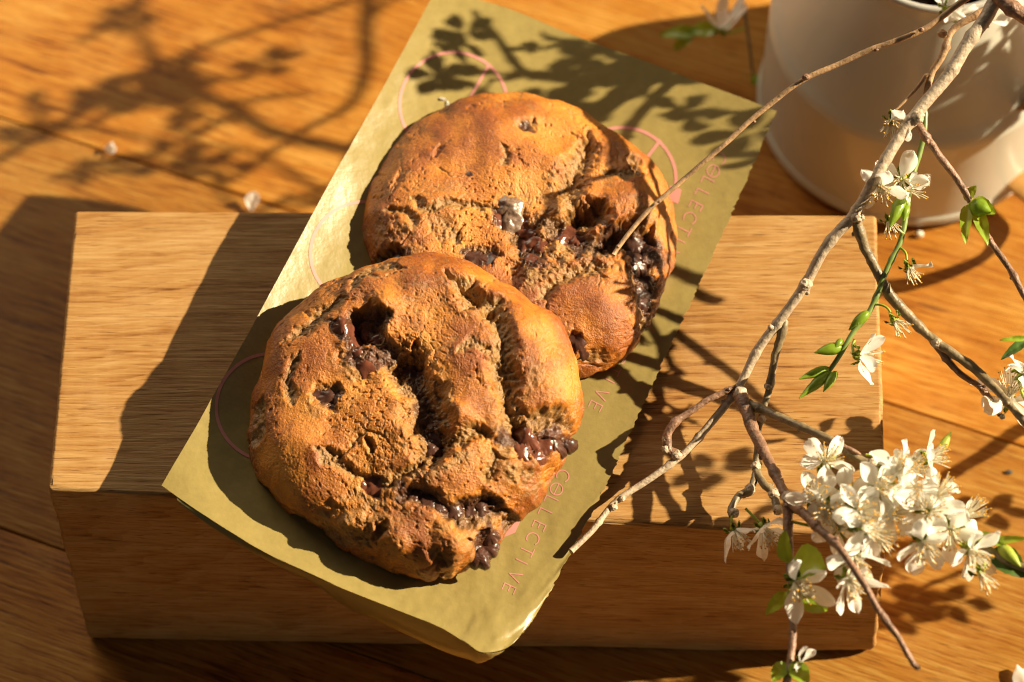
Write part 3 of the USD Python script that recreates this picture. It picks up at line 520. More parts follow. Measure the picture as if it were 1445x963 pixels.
back_feats = [
    ('bump', [(250, 430)], 1.2, .25), ('bump', [(430, 180)], 1.2, .2), ('bump', [(620, 260)], 1.0, .2), ('bump', [(880, 380)], .8, .35), ('bump', [(800, 700)], 1.1, .3), ('bump', [(480, 330)], .7, .2), ('bump', [(700, 390)], .4, .2),
    ('smear', [(480, 430), (540, 480), (570, 570)], .40, .05), ('smear', [(640, 490), (720, 510)], .36, .05), ('smear', [(820, 490), (900, 510), (940, 530)], .45, .06), ('smear', [(900, 560), (925, 620), (915, 690)], .32, .05), ('smear', [(380, 560), (450, 570)], .3, .04), ('smear', [(110, 545), (170, 548)], .25, .03), ('smear', [(540, 160), (560, 170)], .12, .01),
    ('crack', [(740, 170), (735, 230), (700, 290), (685, 350), (700, 420), (760, 450)], .36, .55, .9), ('crack', [(690, 420), (740, 450), (790, 400)], .42, .75, .8, .5),
    ('crack', [(470, 420), (530, 470), (560, 520), (570, 570)], .45, .42, .8, .5), ('crack', [(600, 450), (680, 480), (730, 520), (800, 550)], .42, .45, .9, .6),
    ('crack', [(800, 480), (840, 520), (900, 500), (940, 510)], .52, .85, .8, .8), ('crack', [(900, 560), (930, 620), (915, 680)], .40, .50, .8, .8),
    ('crack', [(520, 150), (545, 168), (590, 155)], .16, .22, .7), ('crack', [(470, 280), (500, 260), (480, 230)], .14, .16),
    ('crack', [(780, 300), (850, 310), (900, 290)], .16, .2), ('crack', [(880, 230), (890, 300)], .2, .28), ('crack', [(210, 380), (240, 420), (330, 400), (450, 410)], .17, .2),
    ('crack', [(120, 410), (200, 430), (210, 480)], .18, .2), ('crack', [(90, 540), (170, 545)], .25, .3, .8, .6), ('crack', [(380, 560), (460, 560)], .3, .3, .8, .5),
    ('crack', [(590, 690), (640, 650), (720, 610), (800, 590)], .24, .3), ('crack', [(690, 790), (720, 800)], .25, .3, .6, .3), ('crack', [(280, 230), (300, 240)], .35, .14, .1), ('crack', [(150, 320), (180, 330)], .35, .12, .1),
    ('crack', [(860, 580), (910, 700), (920, 760)], .18, .22), ('crack', [(330, 480), (350, 520)], .2, .15),
    ('rough', [(560, 600), (680, 560), (760, 580)], .85, .18, .9), ('rough', [(620, 430), (600, 480)], .5, .12, .8), ('rough', [(140, 460), (180, 520)], .7, .12, .5), ('rough', [(690, 330), (640, 330)], .5, .1, .8), ('rough', [(940, 540), (900, 420)], .4, .12, .5)]
ck2, chunk2 = make_cookie('back chocolate chip cookie lying flat, partly under the leaning cookie', (733, 334), 0, 4.95, 1.8, math.radians(1.5), np.array([.2, -.98]), ZP + 0.02, back_feats, 9, c2, out2)
chunk2([(503, 415)], [.40], .34, bloom_mat, 3, .12, 'chocolate_chip', .55)
chunk2([(470, 440), (500, 460)], [.24, .2], .06, choc_melt_mat, 6)
chunk2([(560, 470), (550, 510), (575, 500), (565, 560), (600, 520), (545, 450)], [.3, .28, .26, .26, .24, .2], .10, choc_melt_mat, 7, .3)
chunk2([(690, 480), (660, 500), (710, 500)], [.28, .22, .2], .10, choc_melt_mat, 17, .3)
chunk2([(890, 500), (920, 510), (870, 540)], [.3, .24, .28], .28, choc_mat, 23, .35)
chunk2([(900, 570), (925, 600), (910, 640), (920, 665)], [.3, .26, .24, .2], .22, choc_mat, 26, .4)
chunk2([(405, 560), (440, 570)], [.3, .26], .12, choc_mat, 33)
chunk2([(706, 798)], .32, .12, choc_mat, 35, .2, 'chocolate_chip')
chunk2([(120, 545), (155, 548)], [.26, .22], .12, choc_mat, 37)
chunk2([(375, 310)], .12, .02, choc_mat, 39)

# ---------------------------------------------------------------- jug
bl, bf = at(1065, 126, 0), at(1290, 326, 0); JX = bf[0]; JR = JX - bl[0]; JY = bf[1] + JR
jug = thing('jug', (JX, JY, 0), 'cream enamel jug on the table behind the block, holding the blossoming branches', 'jug')
def lathe(profile, n=120, c=(JX, JY, 0)):
    p = np.array(profile); th = np.linspace(0, 2 * np.pi, n, endpoint=False)
    V = np.stack([p[:, 0][:, None] * np.cos(th) + c[0], p[:, 0][:, None] * np.sin(th) + c[1], np.repeat(p[:, 1][:, None], n, 1) + c[2]], -1)
    F = grid_faces(len(p), n, True); return V.reshape(-1, 3), F
def rnd_prof(pts, n=120): return spline(np.c_[pts, np.zeros(len(pts))], n)[:, :2]
body = [(0.05, .12), (JR - .5, .12), (JR - .12, .16), (JR - .02, .3), (JR - .05, .55), (JR - .12, .62), (JR - .14, .8), (JR - .12, 4.6), (JR - .16, 4.85), (JR - .30, 5.1), (JR - .62, 5.5), (3.1, 9.0), (2.95, 9.35), (2.98, 9.55)]
part('body', lathe(body), jug_mat, jug, smooth=35)
part('rim', lathe([(2.96, 9.50), (3.10, 9.56), (3.14, 9.68), (3.06, 9.78), (2.92, 9.76), (2.86, 9.62), (2.86, 9.45)]), steel_mat, jug, smooth=60)
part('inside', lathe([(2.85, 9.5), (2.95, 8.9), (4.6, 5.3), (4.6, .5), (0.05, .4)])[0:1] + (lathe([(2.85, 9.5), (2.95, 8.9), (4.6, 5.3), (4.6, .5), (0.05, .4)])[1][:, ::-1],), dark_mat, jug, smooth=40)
ha = math.radians(-47); hd = np.array([math.cos(ha), math.sin(ha), 0]); hs = np.array([-hd[1], hd[0], 0])
hp = spline([np.array([JX, JY, 0]) + hd * r + np.array([0, 0, z]) for r, z in ((4.7, 5.2), (5.6, 5.9), (7.0, 6.3), (8.2, 5.7), (8.6, 3.9), (8.0, 2.0), (6.6, 1.0), (JR - .2, .95))], 60)
tg = np.gradient(hp, axis=0); tg /= np.linalg.norm(tg, axis=1, keepdims=True); nn = np.cross(tg, hs)
sec = [(math.cos(a) * .5, math.sin(a) * .13) for a in np.linspace(0, 2 * np.pi, 20, endpoint=False)]
part('handle', (np.array([[hp[k] + hs * a + nn[k] * b for a, b in sec] for k in range(60)]).reshape(-1, 3), grid_faces(60, 20, True)), brass_mat, jug)
for a in (-100, 20, 140):
    q = np.array([JX + (JR - .35) * math.cos(math.radians(a)), JY + (JR - .35) * math.sin(math.radians(a)), .1])
    part('foot', blob(q, (.2, .2, .12), 3, .02), jug_mat, jug)

# ---------------------------------------------------------------- flowering branches
def frame(d, roll=0.0):
    d = np.asarray(d, float); d = d / np.linalg.norm(d); a = np.array([0, 0, 1.0]) if abs(d[2]) < .9 else np.array([1.0, 0, 0])
    x = np.cross(a, d); x /= np.linalg.norm(x); y = np.cross(d, x); c, s = math.cos(roll), math.sin(roll)
    return np.stack([x * c + y * s, -x * s + y * c, d], 1)
def petal(L, W, cup, rr, n=12, m=8):
    t = np.linspace(0, 1, n)[:, None] ** .9; s = np.linspace(-1, 1, m)[None]
    wid = W * .5 * np.where(t < .6, .16 + .84 * np.sin(np.pi / 2 * np.minimum(t / .6, 1)) ** 1.15, np.sqrt(np.maximum(1 - ((t - .6) / .4) ** 2, .02)))
    notch = 1 - .06 * np.exp(-(s / .22) ** 2) * t ** 10
    x = .09 + L * t * notch; y = s * wid * (1 + .06 * np.sin(t * 9 + rr))
    z = cup * (t ** 1.5) * L - .16 * L * t ** 4 + .24 * W * (s ** 2) * (1 - .4 * t) * (1 if rr < 4 else -.5) + .06 * np.sin(t * 6 + rr) * s + .05 * np.sin(s * 5 + rr * 3) * t ** 2
    y = y + .10 * L * math.sin(rr * 2.3) * t ** 2
    return np.stack([x + 0 * s, y + 0 * t, z], -1).reshape(-1, 3), grid_faces(n, m)
def blossom(parent, base, pos, face, size=1.0, npet=5, cup=.25, roll=0.0, stam=30, stalk=lime_mat, spread=1.0, seed=0, bend=None, fine=True):
    """A plum blossom: stalk from base, calyx at pos, petals opening towards face."""
    r_ = random.Random(seed * 31 + 7); M = frame(np.asarray(face) / np.linalg.norm(face) + [.35, 0, 0], roll); pos = np.asarray(pos, float)
    def w(v): return v @ M.T + pos
    cal = [blob(pos - M[:, 2] * .06 * size, (.15 * size, .15 * size, .17 * size), seed, .08, 1.0, 2, M)]
    for k in range(5):
        a = 2 * math.pi * (k + .5) / 5; v, f = petal(.28 * size, .2 * size, -.55, k, 5, 5)
        c, s = math.cos(a), math.sin(a); cal.append((w(v @ np.array([[c, s, 0], [-s, c, 0], [0, 0, 1]])), np.vstack([f, f[:, ::-1]])))
    if base is not None:
        mid = (np.asarray(base) + pos) / 2 + (np.asarray(bend) if bend is not None else -M[:, 2] * .12)
        cal.append(tube(spline([base, mid, pos - M[:, 2] * .15 * size], 12), .055 * size, 7))
    b = part('blossom', cat_mesh(cal), stalk, parent)
    for k in range(npet):
        a = 2 * math.pi * k / 5 + r_.uniform(-.12, .12); v, f = petal(r_.uniform(.76, 1.0) * size, r_.uniform(.44, .64) * size, cup + r_.uniform(-.35, .25), r_.uniform(0, 6))
        c, s = math.cos(a), math.sin(a); tw = r_.uniform(-.25, .25); v = v @ np.array([[1, 0, 0], [0, math.cos(tw), math.sin(tw)], [0, -math.sin(tw), math.cos(tw)]])
        part('petal', (w(v @ np.array([[c, s, 0], [-s, c, 0], [0, 0, 1]]) + [0, 0, .05]), f), petal_mat, b)
    if stam:
        fi, an = [], []
        for k in range(stam):
            a = 2 * math.pi * k / stam + r_.uniform(-.2, .2); sp = r_.uniform(.12, .55) * spread; Ls = r_.uniform(.5, .85) * size
            p0 = np.array([math.cos(a) * .07, math.sin(a) * .07, .06]); d = np.array([math.cos(a) * sp, math.sin(a) * sp, 1.0]); d /= np.linalg.norm(d)
            p2 = p0 + d * Ls + np.array([math.cos(a), math.sin(a), 0]) * r_.uniform(-.05, .12) * size
            fi.append(tube(w(np.array(spline([p0, (p0 + p2) / 2 + [r_.uniform(-.03, .03), r_.uniform(-.03, .03), .03], p2], 5))), r_.uniform(.013, .018), 5)); q = w(p2[None])[0]
            an.append(blob(q, (.030, .022, .022), k, .1, 1.0, 1))
        part('filaments', cat_mesh(fi), filament_mat, b); part('anthers', cat_mesh(an), anther_mat, b)
    return b
def leaf(L, W, bend, fold, n=14, m=9, rr=0.0):
    t = np.linspace(0, 1, n)[:, None]; s = np.linspace(-1, 1, m)[None]; wid = W * .5 * np.sin(np.pi * t ** .8) ** .75 + .01 * (1 - t)
    x = L * t + 0 * s; y = s * wid * (1 + .05 * np.sin(t * 34)); z = np.abs(s) * wid * fold - bend * L * t ** 2 + .03 * L * np.sin(t * 9 + rr) * s + .012 * np.cos(t * 28) * (1 - np.abs(s))
    return np.stack([x, y, z], -1).reshape(-1, 3), grid_faces(n, m)
def put_leaf(parent, pos, tip, up, W, bend=.15, fold=.35, mt=leaf_mat, name='leaf', seed=0):
    pos, tip = np.asarray(pos), np.asarray(tip); d = tip - pos; L = np.linalg.norm(d); x = d / L; z = np.asarray(up, float); z = z - x * (z @ x); z /= np.linalg.norm(z); y = np.cross(z, x)
    v, f = leaf(L, W, bend, fold, rr=seed); v[:, 2] += bend * v[:, 0] ; return part(name, (v @ np.stack([x, y, z]) + pos, f), mt, parent)
def bud(parent, pos, tip, r, mt=lime_mat, name='bud'):
    P = spline([pos, (np.asarray(pos) + tip) / 2 + [0, 0, .02], tip], 12); t = np.linspace(0, 1, 12)
    return part(name, tube(P, r * (.35 + .9 * np.sin(np.pi * t ** .75) ** .8) * (1 - .55 * t ** 4), 9, .08, 3), mt, parent)
def limb(parent, name, pts, r, mt=bark_mat, seed=0, rough=.16, seg=12, nodes=True, per=9, jit=.03):
    """pts: (photo x, photo y, height in cm); r: radii in cm from start to end."""
    P = np.array([at(x, y, z) for x, y, z in pts]); return limb3(parent, name, P, r, mt, seed, rough, seg, nodes, per, jit)
def limb3(parent, name, P, r, mt=bark_mat, seed=0, rough=.16, seg=12, nodes=True, per=9, jit=.03):
    L = np.linalg.norm(np.diff(P, axis=0), axis=1).sum(); n = max(16, int(L * per)); C = spline(P, n)
    g = np.random.default_rng(seed + 100); k = np.linspace(0, L, n)
    for ax in range(3): C[1:-1, ax] += (jit * np.interp(k, np.linspace(0, L, max(4, int(L * 1.1))), g.normal(0, 1, max(4, int(L * 1.1)))))[1:-1]
    rad = np.interp(np.linspace(0, 1, n), np.linspace(0, 1, len(r)), r); nd = []
    ms = []
    if nodes:
        q = g.uniform(.3, 1.0)
        while q < L - .3:
            nd.append((q, g.uniform(.12, .38), g.uniform(.06, .14)))
            if g.random() < (.35 if name == 'stem' else .75):
                i = int(q / L * (n - 1)); tgv = C[min(i + 1, n - 1)] - C[max(i - 1, 0)]; tgv /= np.linalg.norm(tgv) + 1e-9; dv = g.normal(0, 1, 3); dv -= tgv * (dv @ tgv); dv /= np.linalg.norm(dv); dv = dv + tgv * .5
                ms.append(blob(C[i] + dv * rad[i] * .95, np.array([.55, .55, .8]) * rad[i] * g.uniform(.6, .95) + .015, seed + i, .3, 2, 2, frame(dv)))
            q += g.uniform(.9, 2.0)
    ms.insert(0, tube(C, rad, seg, rough, seed, nodes=nd)); return part(name, cat_mesh(ms), mt, parent)
jm = np.array([JX, JY, 8.8])                                                      # the mouth of the jug
A = thing('plum_branch', jm, 'thick grey brown plum branch with white blossoms reaching from the jug over the block', 'branch')
apts = [(1412, -25, 15.6), (1395, 20, 15.2), (1368, 58, 14.9), (1340, 103, 14.5), (1303, 148, 14.1), (1275, 185, 13.8), (1240, 242, 13.3), (1207, 300, 12.4), (1168, 345, 11.7), (1136, 402, 10.8), (1102, 450, 10.1), (1070, 492, 9.5), (1042, 546, 8.9), (1008, 592, 8.55), (965, 640, 8.25), (920, 674, 8.05), (870, 708, 7.9), (832, 752, 7.8), (806, 778, 7.72)]
ap = np.vstack([[JX - .2, JY - .3, 6.0], [JX - .3, JY - 1.0, 10.5], [JX - .6, JY - 2.8, 14.3], [at(*q) for q in apts]])
limb3(A, 'stem', ap, [.30, .29, .27, .25, .22, .195, .17, .16, .145, .12, .10, .09], bark_mat, 1, .06, 16, jit=.008)
limb(A, 'side_twig', [(1288, 163, 13.9), (1300, 186, 13.5), (1318, 215, 13.1), (1345, 250, 12.6), (1372, 288, 12.2), (1395, 335, 11.9), (1420, 372, 11.7), (1450, 425, 11.5), (1500, 480, 11.3)], [.14, .11, .10, .095, .09], red_mat, 2)
limb(A, 'side_twig', [(1206, 303, 12.35), (1213, 325, 12.0), (1230, 366, 11.4), (1248, 405, 10.9), (1276, 440, 10.5), (1310, 474, 10.2), (1345, 500, 10.1), (1372, 516, 10.0), (1400, 542, 10.0), (1432, 578, 10.0), (1480, 630, 10.0)], [.17, .15, .16, .14, .13, .12, .11], olive_mat, 3, .2)
limb(A, 'side_twig', [(1310, 474, 10.2), (1330, 500, 9.9), (1356, 530, 9.7), (1386, 552, 9.5), (1411, 586, 9.4)], [.11, .10, .09, .085], red_mat, 4, .2)
limb(A, 'side_twig', [(1040, 550, 8.9), (1052, 580, 9.0), (1060, 606, 9.1), (1078, 640, 9.3), (1100, 680, 9.6), (1113, 704, 9.9), (1150, 738, 10.7), (1190, 782, 11.2), (1215, 820, 11.2), (1240, 862, 11.0), (1270, 906, 10.7), (1296, 943, 10.4)], [.21, .19, .15, .14, .13, .11, .10, .095, .09], red_mat, 5, .2)
limb(A, 'side_twig', [(1112, 704, 9.8), (1111, 740, 9.7), (1113, 790, 9.5), (1119, 850, 9.3), (1118, 900, 9.1), (1112, 945, 9.0), (1108, 990, 8.9)], [.15, .14, .12, .11, .12], red_mat, 6, .16)
limb(A, 'side_twig', [(1056, 568, 8.95), (1090, 582, 9.2), (1130, 603, 9.6), (1180, 626, 10.0), (1215, 647, 10.1), (1260, 668, 10.0), (1300, 692, 9.9), (1345, 735, 9.9), (1385, 768, 9.9), (1425, 795, 10.0), (1490, 815, 10.2), (1560, 830, 10.5)], [.14, .12, .12, .13, .12, .10], olive_mat, 7, .14)
limb(A, 'side_twig', [(1104, 452, 10.0), (1100, 475, 9.7), (1090, 520, 9.2), (1080, 565, 8.8), (1071, 610, 8.5), (1066, 660, 8.3), (1058, 690, 8.3), (1042, 700, 8.4), (1034, 728, 8.5)], [.13, .11, .10, .11, .12], olive_mat, 8, .25)
limb(A, 'side_twig', [(1066, 660, 8.3), (1075, 682, 8.35), (1092, 697, 8.4), (1098, 722, 8.5)], [.12, .11, .12], olive_mat, 9, .3)
limb(A, 'side_twig', [(1040, 546, 8.9), (1002, 562, 8.9), (975, 580, 8.8), (950, 597, 8.7), (940, 618, 8.5), (942, 635, 8.35), (960, 642, 8.3)], [.10, .09, .09, .10, .14, .15], red_mat, 10, .25)
for q, rr in (((1136, 402, 11.0), .19), ((955, 642, 8.35), .16), ((1045, 556, 8.95), .22), ((1210, 306, 12.4), .2), ((1296, 165, 14.1), .18), ((1112, 702, 9.9), .19), ((1322, 484, 10.2), .17), ((1036, 724, 8.5), .15), ((1098, 720, 8.5), .16), ((1058, 690, 8.35), .15), ((1067, 658, 8.35), .14),
              ((1092, 697, 8.45), .17), ((940, 620, 8.5), .12), ((940, 634, 8.4), .13), ((1084, 545, 8.95), .12), ((1075, 592, 8.65), .12), ((1414, 588, 9.4), .09), ((878, 704, 8.0), .09), ((866, 716, 7.95), .11), ((1232, 654, 10.15), .16)):
    part('bark_knot', blob(at(*q), (rr, rr, rr * .8), int(q[0]), .35, 2.2, 3), bark_mat, A)
TOV = -FW                                                                        # towards the viewer
def bl_at(parent, base, c, face, size=1.0, **k):
    b = at(*base) if base is not None else None; return blossom(parent, b, at(*c), face, size, **k)
V3 = lambda x, y, z: np.array([x, y, z], float)
# the big cluster low on the right
for i, (base, c, face, size, kw) in enumerate([
    ((1180, 640, 10.2), (1164, 652, 10.6), V3(-.25, -.1, 1), .90, {}),
    ((1232, 655, 10.1), (1195, 700, 10.6), V3(-.5, -.5, .8), .92, {}),
    ((1234, 655, 10.1), (1240, 692, 10.9), V3(0, -.3, 1), .95, {}),
    ((1232, 652, 10.1), (1275, 660, 10.6), V3(.9, .0, .5), .80, {'cup': .6}),
    ((1222, 642, 10.2), (1306, 648, 10.5), V3(1, .15, .4), .82, {'cup': .5}),
    ((1230, 660, 10.1), (1268, 692, 10.8), V3(.7, -.6, .5), .95, {}),
    ((1345, 735, 9.9), (1308, 722, 10.8), V3(-.3, -.3, 1), 1.0, {}),
    ((1345, 735, 9.9), (1340, 748, 10.4), V3(-.5, -.8, .6), .95, {'cup': .6}),
    ((1112, 720, 9.7), (1215, 745, 10.8), V3(.3, -.4, 1), 1.0, {}),
    ((1112, 735, 9.7), (1182, 748, 10.4), V3(-.4, -.2, .9), .85, {}),
    ((1234, 658, 10.1), (1232, 752, 10.6), V3(.7, -.7, .3), .95, {}),
    ((1190, 782, 11.0), (1205, 785, 10.5), V3(-.2, -1, .3), .9, {'cup': .8}),
    ((1290, 690, 9.9), (1258, 725, 10.5), V3(.2, -.5, 1), .95, {}),
    ((1370, 755, 9.9), (1362, 730, 10.2), V3(.6, .4, .8), .85, {}),
    ((1180, 640, 10.2), (1150, 705, 10.4), V3(-.5, -.1, 1), .80, {}),
    ((1112, 840, 9.4), (1122, 822, 9.9), V3(-.1, -.8, .6), .95, {'cup': .8, 'npet': 4}),
    ((1034, 728, 8.7), (1036, 748, 8.7), V3(.1, -.9, .1), .70, {'cup': .8}),
    ((1052, 718, 8.9), (1076, 744, 8.9), V3(.15, -.9, .1), .75, {'cup': .9}),
    ((1234, 658, 10.1), (1170, 718, 10.5), V3(-.6, -.6, .6), .85, {'cup': .5}), ((1234, 658, 10.1), (1262, 668, 10.9), V3(.3, .2, 1), .85, {}), ((1180, 700, 10), (1210, 722, 10.9), V3(.1, -.5, 1), .9, {}),
    ((1345, 735, 9.9), (1322, 700, 10.7), V3(.1, .3, 1), .85, {}), ((1345, 735, 9.9), (1368, 775, 10.3), V3(.2, -.9, .4), .9, {'cup': .7}), ((1190, 782, 10.5), (1195, 815, 10.3), V3(.1, -1, .2), .85, {'cup': .9}), ((1345, 735, 9.9), (1300, 765, 10.6), V3(-.2, -.9, .5), .9, {'cup': .6}),
    ((1360, 748, 9.9), (1382, 808, 10.2), V3(.1, -1, .1), .75, {'npet': 0, 'stam': 20, 'spread': .8}),
]):
    bl_at(A, base, c, face, size, seed=i, roll=i * .7, **kw)
# blossoms and leaves along the upper twigs
bl_at(A, (1270, 190, 13.8), (1258, 170, 13.6), V3(-.5, -.7, .3), .72, seed=31, npet=2, cup=.9, stam=22)
bl_at(A, (1240, 242, 13.3), (1243, 262, 12.9), V3(-.4, -.8, .4), .8, seed=33, npet=4, cup=.7)
put_leaf(A, at(1362, 283, 12.2), at(1378, 262, 12.6), V3(-.4, -.4, 1), .32, .1, .3, seed=1)
put_leaf(A, at(1366, 288, 12.3), at(1362, 345, 12.4), V3(-.3, -.4, 1), .36, .25, .5, seed=2)
put_leaf(A, at(1372, 288, 12.3), at(1394, 348, 12.3), V3(.1, -.5, 1), .40, .3, .5, seed=3)
put_leaf(A, at(1368, 286, 12.4), at(1406, 302, 12.7), V3(.1, -.5, 1), .55, .3, .3, seed=4)
bud(A, at(1372, 290, 12.5), at(1398, 300, 12.8), .22, leaf_mat, 'leaf_bud')
put_leaf(A, at(1118, 792, 9.7), at(1166, 800, 10.6), V3(-.1, -.3, 1), 1.05, .15, .15, seed=5)
put_leaf(A, at(1112, 795, 9.7), at(1108, 748, 10.3), V3(-.6, -.3, .8), .5, .2, .4, seed=6)
put_leaf(A, at(1130, 838, 9.4), at(1168, 862, 9.2), V3(.1, -.6, .8), .62, .25, .3, seed=7)
put_leaf(A, at(1110, 835, 9.3), at(1080, 868, 9.2), V3(-.2, -.5, .8), .4, .2, .3, seed=8)
put_leaf(A, at(1108, 935, 9.1), at(1090, 962, 9.0), V3(-.2, -.4, 1), .45, .2, .2, seed=9)
put_leaf(A, at(1118, 935, 9.1), at(1140, 968, 9.2), V3(.2, -.4, 1), .55, .2, .2, seed=10)
bl_at(A, None, (1128, 938, 9.3), V3(.3, -.4, .8), .5, seed=35, npet=3, cup=.9, stam=0)
put_leaf(A, at(1400, 775, 10.0), at(1448, 815, 10.0), V3(.2, -.5, 1), .75, .1, .3, leaf_dark_mat, seed=11)
put_leaf(A, at(1375, 755, 10.0), at(1420, 770, 10.3), V3(.1, -.2, 1), .35, .1, .4, leaf_mat, seed=12)
put_leaf(A, at(1385, 765, 10.0), at(1450, 760, 10.4), V3(.1, -.2, 1), .24, .05, .4, leaf_mat, seed=13)
bud(A, at(1325, 640, 10.3), at(1342, 610, 10.4), .11, lime_mat)
bud(A, at(1410, 770, 10.1), at(1440, 800, 10.2), .16, lime_mat)
bud(A, at(1215, 642, 10.2), at(1180, 626, 10.4), .06, red_mat)
bl_at(A, (1445, 590, 9.8), (1422, 562, 9.2), V3(-.2, .3, 1), 1.15, seed=41, cup=.2, roll=.4)
bl_at(A, (1450, 570, 9.8), (1442, 530, 9.7), V3(.5, .4, .8), .8, seed=42)
put_leaf(A, at(1452, 478, 10.4), at(1412, 508, 10.2), V3(-.2, -.3, 1), .28, .1, .5, leaf_dark_mat, seed=14)
put_leaf(A, at(1452, 478, 11.2), at(1410, 480, 11.3), V3(-.1, -.3, 1), .16, .1, .5, leaf_mat, seed=15)

B = thing('bare_twig', at(1350, 8, 14.6), 'long thin bare tan twig pointing from the jug to the back cookie', 'twig')
bp = np.vstack([[JX - .3, JY - .5, 6.5], [JX - .5, JY - 1.8, 12.0], [at(*q) for q in [(1388, -22, 15.3), (1350, 8, 15.0), (1300, 44, 14.6), (1235, 68, 14.2), (1190, 88, 13.9), (1137, 111, 13.6), (1075, 157, 13.0), (1010, 215, 12.4), (955, 262, 11.8), (905, 308, 11.4), (866, 360, 11.0)]]])
limb3(B, 'stem', bp, [.16, .14, .12, .11, .095, .085, .08, .075, .068], twig_mat, 21, .10, 10, False, jit=.008)
for x, y, z, r in ((1137, 109, 13.75, .12), (1300, 42, 14.8, .09), (1236, 70, 14.2, .08), (1064, 172, 12.8, .06), (930, 285, 11.75, .055), (872, 348, 11.15, .06)): part('twig_bud', blob(at(x, y, z), (r, r * .8, r * .8), int(x), .3, 2, 3), red_mat, B)

Cst = thing('green_stem', at(1303, 150, 13), 'slim green flowering stem hanging behind the thick branch', 'stem')
cp = np.vstack([[JX, JY - .4, 6.5], [JX + .1, JY - 1.6, 11.5], [at(*q) for q in [(1440, -40, 14.5), (1388, 18, 14.3), (1345, 45, 14.0), (1328, 80, 13.7), (1312, 104, 13.4), (1305, 140, 13.1)]]])
limb3(Cst, 'woody_stem', cp, [.15, .13, .12, .11, .10], twig_mat, 31, .2, 10)
limb(Cst, 'stem', [(1305, 140, 13.1), (1305, 170, 12.9), (1299, 212, 12.5), (1285, 265, 12.1), (1272, 332, 11.6), (1255, 372, 11.3), (1240, 410, 11.0), (1226, 438, 10.8), (1206, 466, 10.6), (1188, 500, 10.3), (1168, 530, 10.0)], [.085, .085, .09, .085, .08, .07], green_mat, 32, .06, 10, True)
limb(Cst, 'side_twig', [(1310, 106, 13.4), (1290, 130, 13.2), (1262, 156, 13.0)], [.07, .05, .035], twig_mat, 33, .1, 8, False)
part('twig_knot', blob(at(1330, 48, 14.3), (.15, .13, .13), 5, .3, 2, 3), twig_mat, Cst)
bl_at(Cst, (1292, 235, 12.3), (1272, 252, 12.4), V3(-.5, -.7, .6), .95, seed=51, cup=.45, stam=18)
bl_at(Cst, (1280, 285, 12.0), (1282, 268, 12.2), V3(.6, -.6, .6), .75, seed=52, cup=.6, npet=3, stam=8)
bl_at(Cst, (1272, 300, 11.8), (1254, 312, 11.8), V3(-.1, -1, .1), .6, seed=53, npet=0, stam=18)
bud(Cst, at(1276, 275, 12.2), at(1256, 320, 12.2), .17, leaf_mat, 'leaf_bud'); bud(Cst, at(1280, 290, 12.2), at(1275, 312, 12.2), .1, leaf_mat, 'leaf_bud')
bl_at(Cst, (1270, 350, 11.5), (1282, 378, 11.5), V3(.05, -1, .1), .68, seed=54, npet=1, stam=18, bend=V3(.05, .05, .1))
bl_at(Cst, (1236, 430, 10.9), (1262, 452, 10.9), V3(.3, -1, .2), .68, seed=55, npet=0, stam=18, bend=V3(.05, .1, .1))
bl_at(Cst, (1206, 480, 10.5), (1212, 503, 10.6), V3(.9, -.3, .3), .85, seed=56, npet=4, cup=.8, stam=10)
for p, q, r in (((1226, 440, 10.8), (1198, 466, 10.6), .13), ((1190, 490, 10.3), (1150, 498, 10.4), .15), ((1188, 480, 10.4), (1178, 492, 10.5), .09), ((1172, 525, 10.1), (1128, 562, 10.2), .13), ((1170, 520, 10.1), (1128, 535, 10.3), .12), ((1180, 525, 10.1), (1162, 553, 10.2), .11)):
    bud(Cst, at(*p), at(*q), r, leaf_mat, 'leaf_bud')

K = thing('brown_branch', jm, 'thick brown branch leaving the jug at the top right corner', 'branch')
limb3(K, 'stem', np.vstack([[JX + .4, JY - .5, 6.0], [JX + .2, JY - 1.8, 12.3], [at(*q) for q in [(1402, -12, 15.6), (1428, 14, 15.6), (1465, 38, 15.4), (1560, 95, 15.0), (1640, 150, 14.6)]]]), [.26, .26, .25, .24, .2, .15], red_mat, 61, .1, 14)
for i, (x, y, z, d) in enumerate(((1333, 12, 10.6, V3(-.6, -.4, .6)), (1350, 22, 10.4, V3(.2, -.7, .5)), (1395, 30, 11.0, V3(.2, -.8, .3)))):
    bl_at(K, None, (x, y, z), d, .7, seed=71 + i, stam=0, npet=3)

# small sprig lying behind
G = thing('fallen_sprig', at(1060, 60, .4), 'small sprig with one white bud and green leaves on the table beside the jug', 'sprig')
limb(G, 'stem', [(1040, -30, 2.2), (1052, 20, 1.7), (1060, 70, .9), (1066, 112, .12)], [.07, .07, .06, .05], olive_mat, 81, .1, 8)
bl_at(G, (1050, 40, 1.5), (1018, 42, 2.2), V3(-.3, .5, .8), .85, seed=82, cup=1.6, stam=0)
for i, (p, q, w_) in enumerate((((1018, 42, 2.0), (965, 46, 1.6), .55), ((985, 46, 1.8), (930, 50, 1.3), .5), ((1018, 42, 2.0), (1032, 30, 2.2), .25), ((980, 48, 1.8), (950, 72, 1.0), .45), ((1066, 105, .3), (1064, 122, .2), .3))):
    put_leaf(G, at(*p), at(*q), V3(0, -.2, 1), w_, .2, .3, leaf_mat, seed=20 + i)

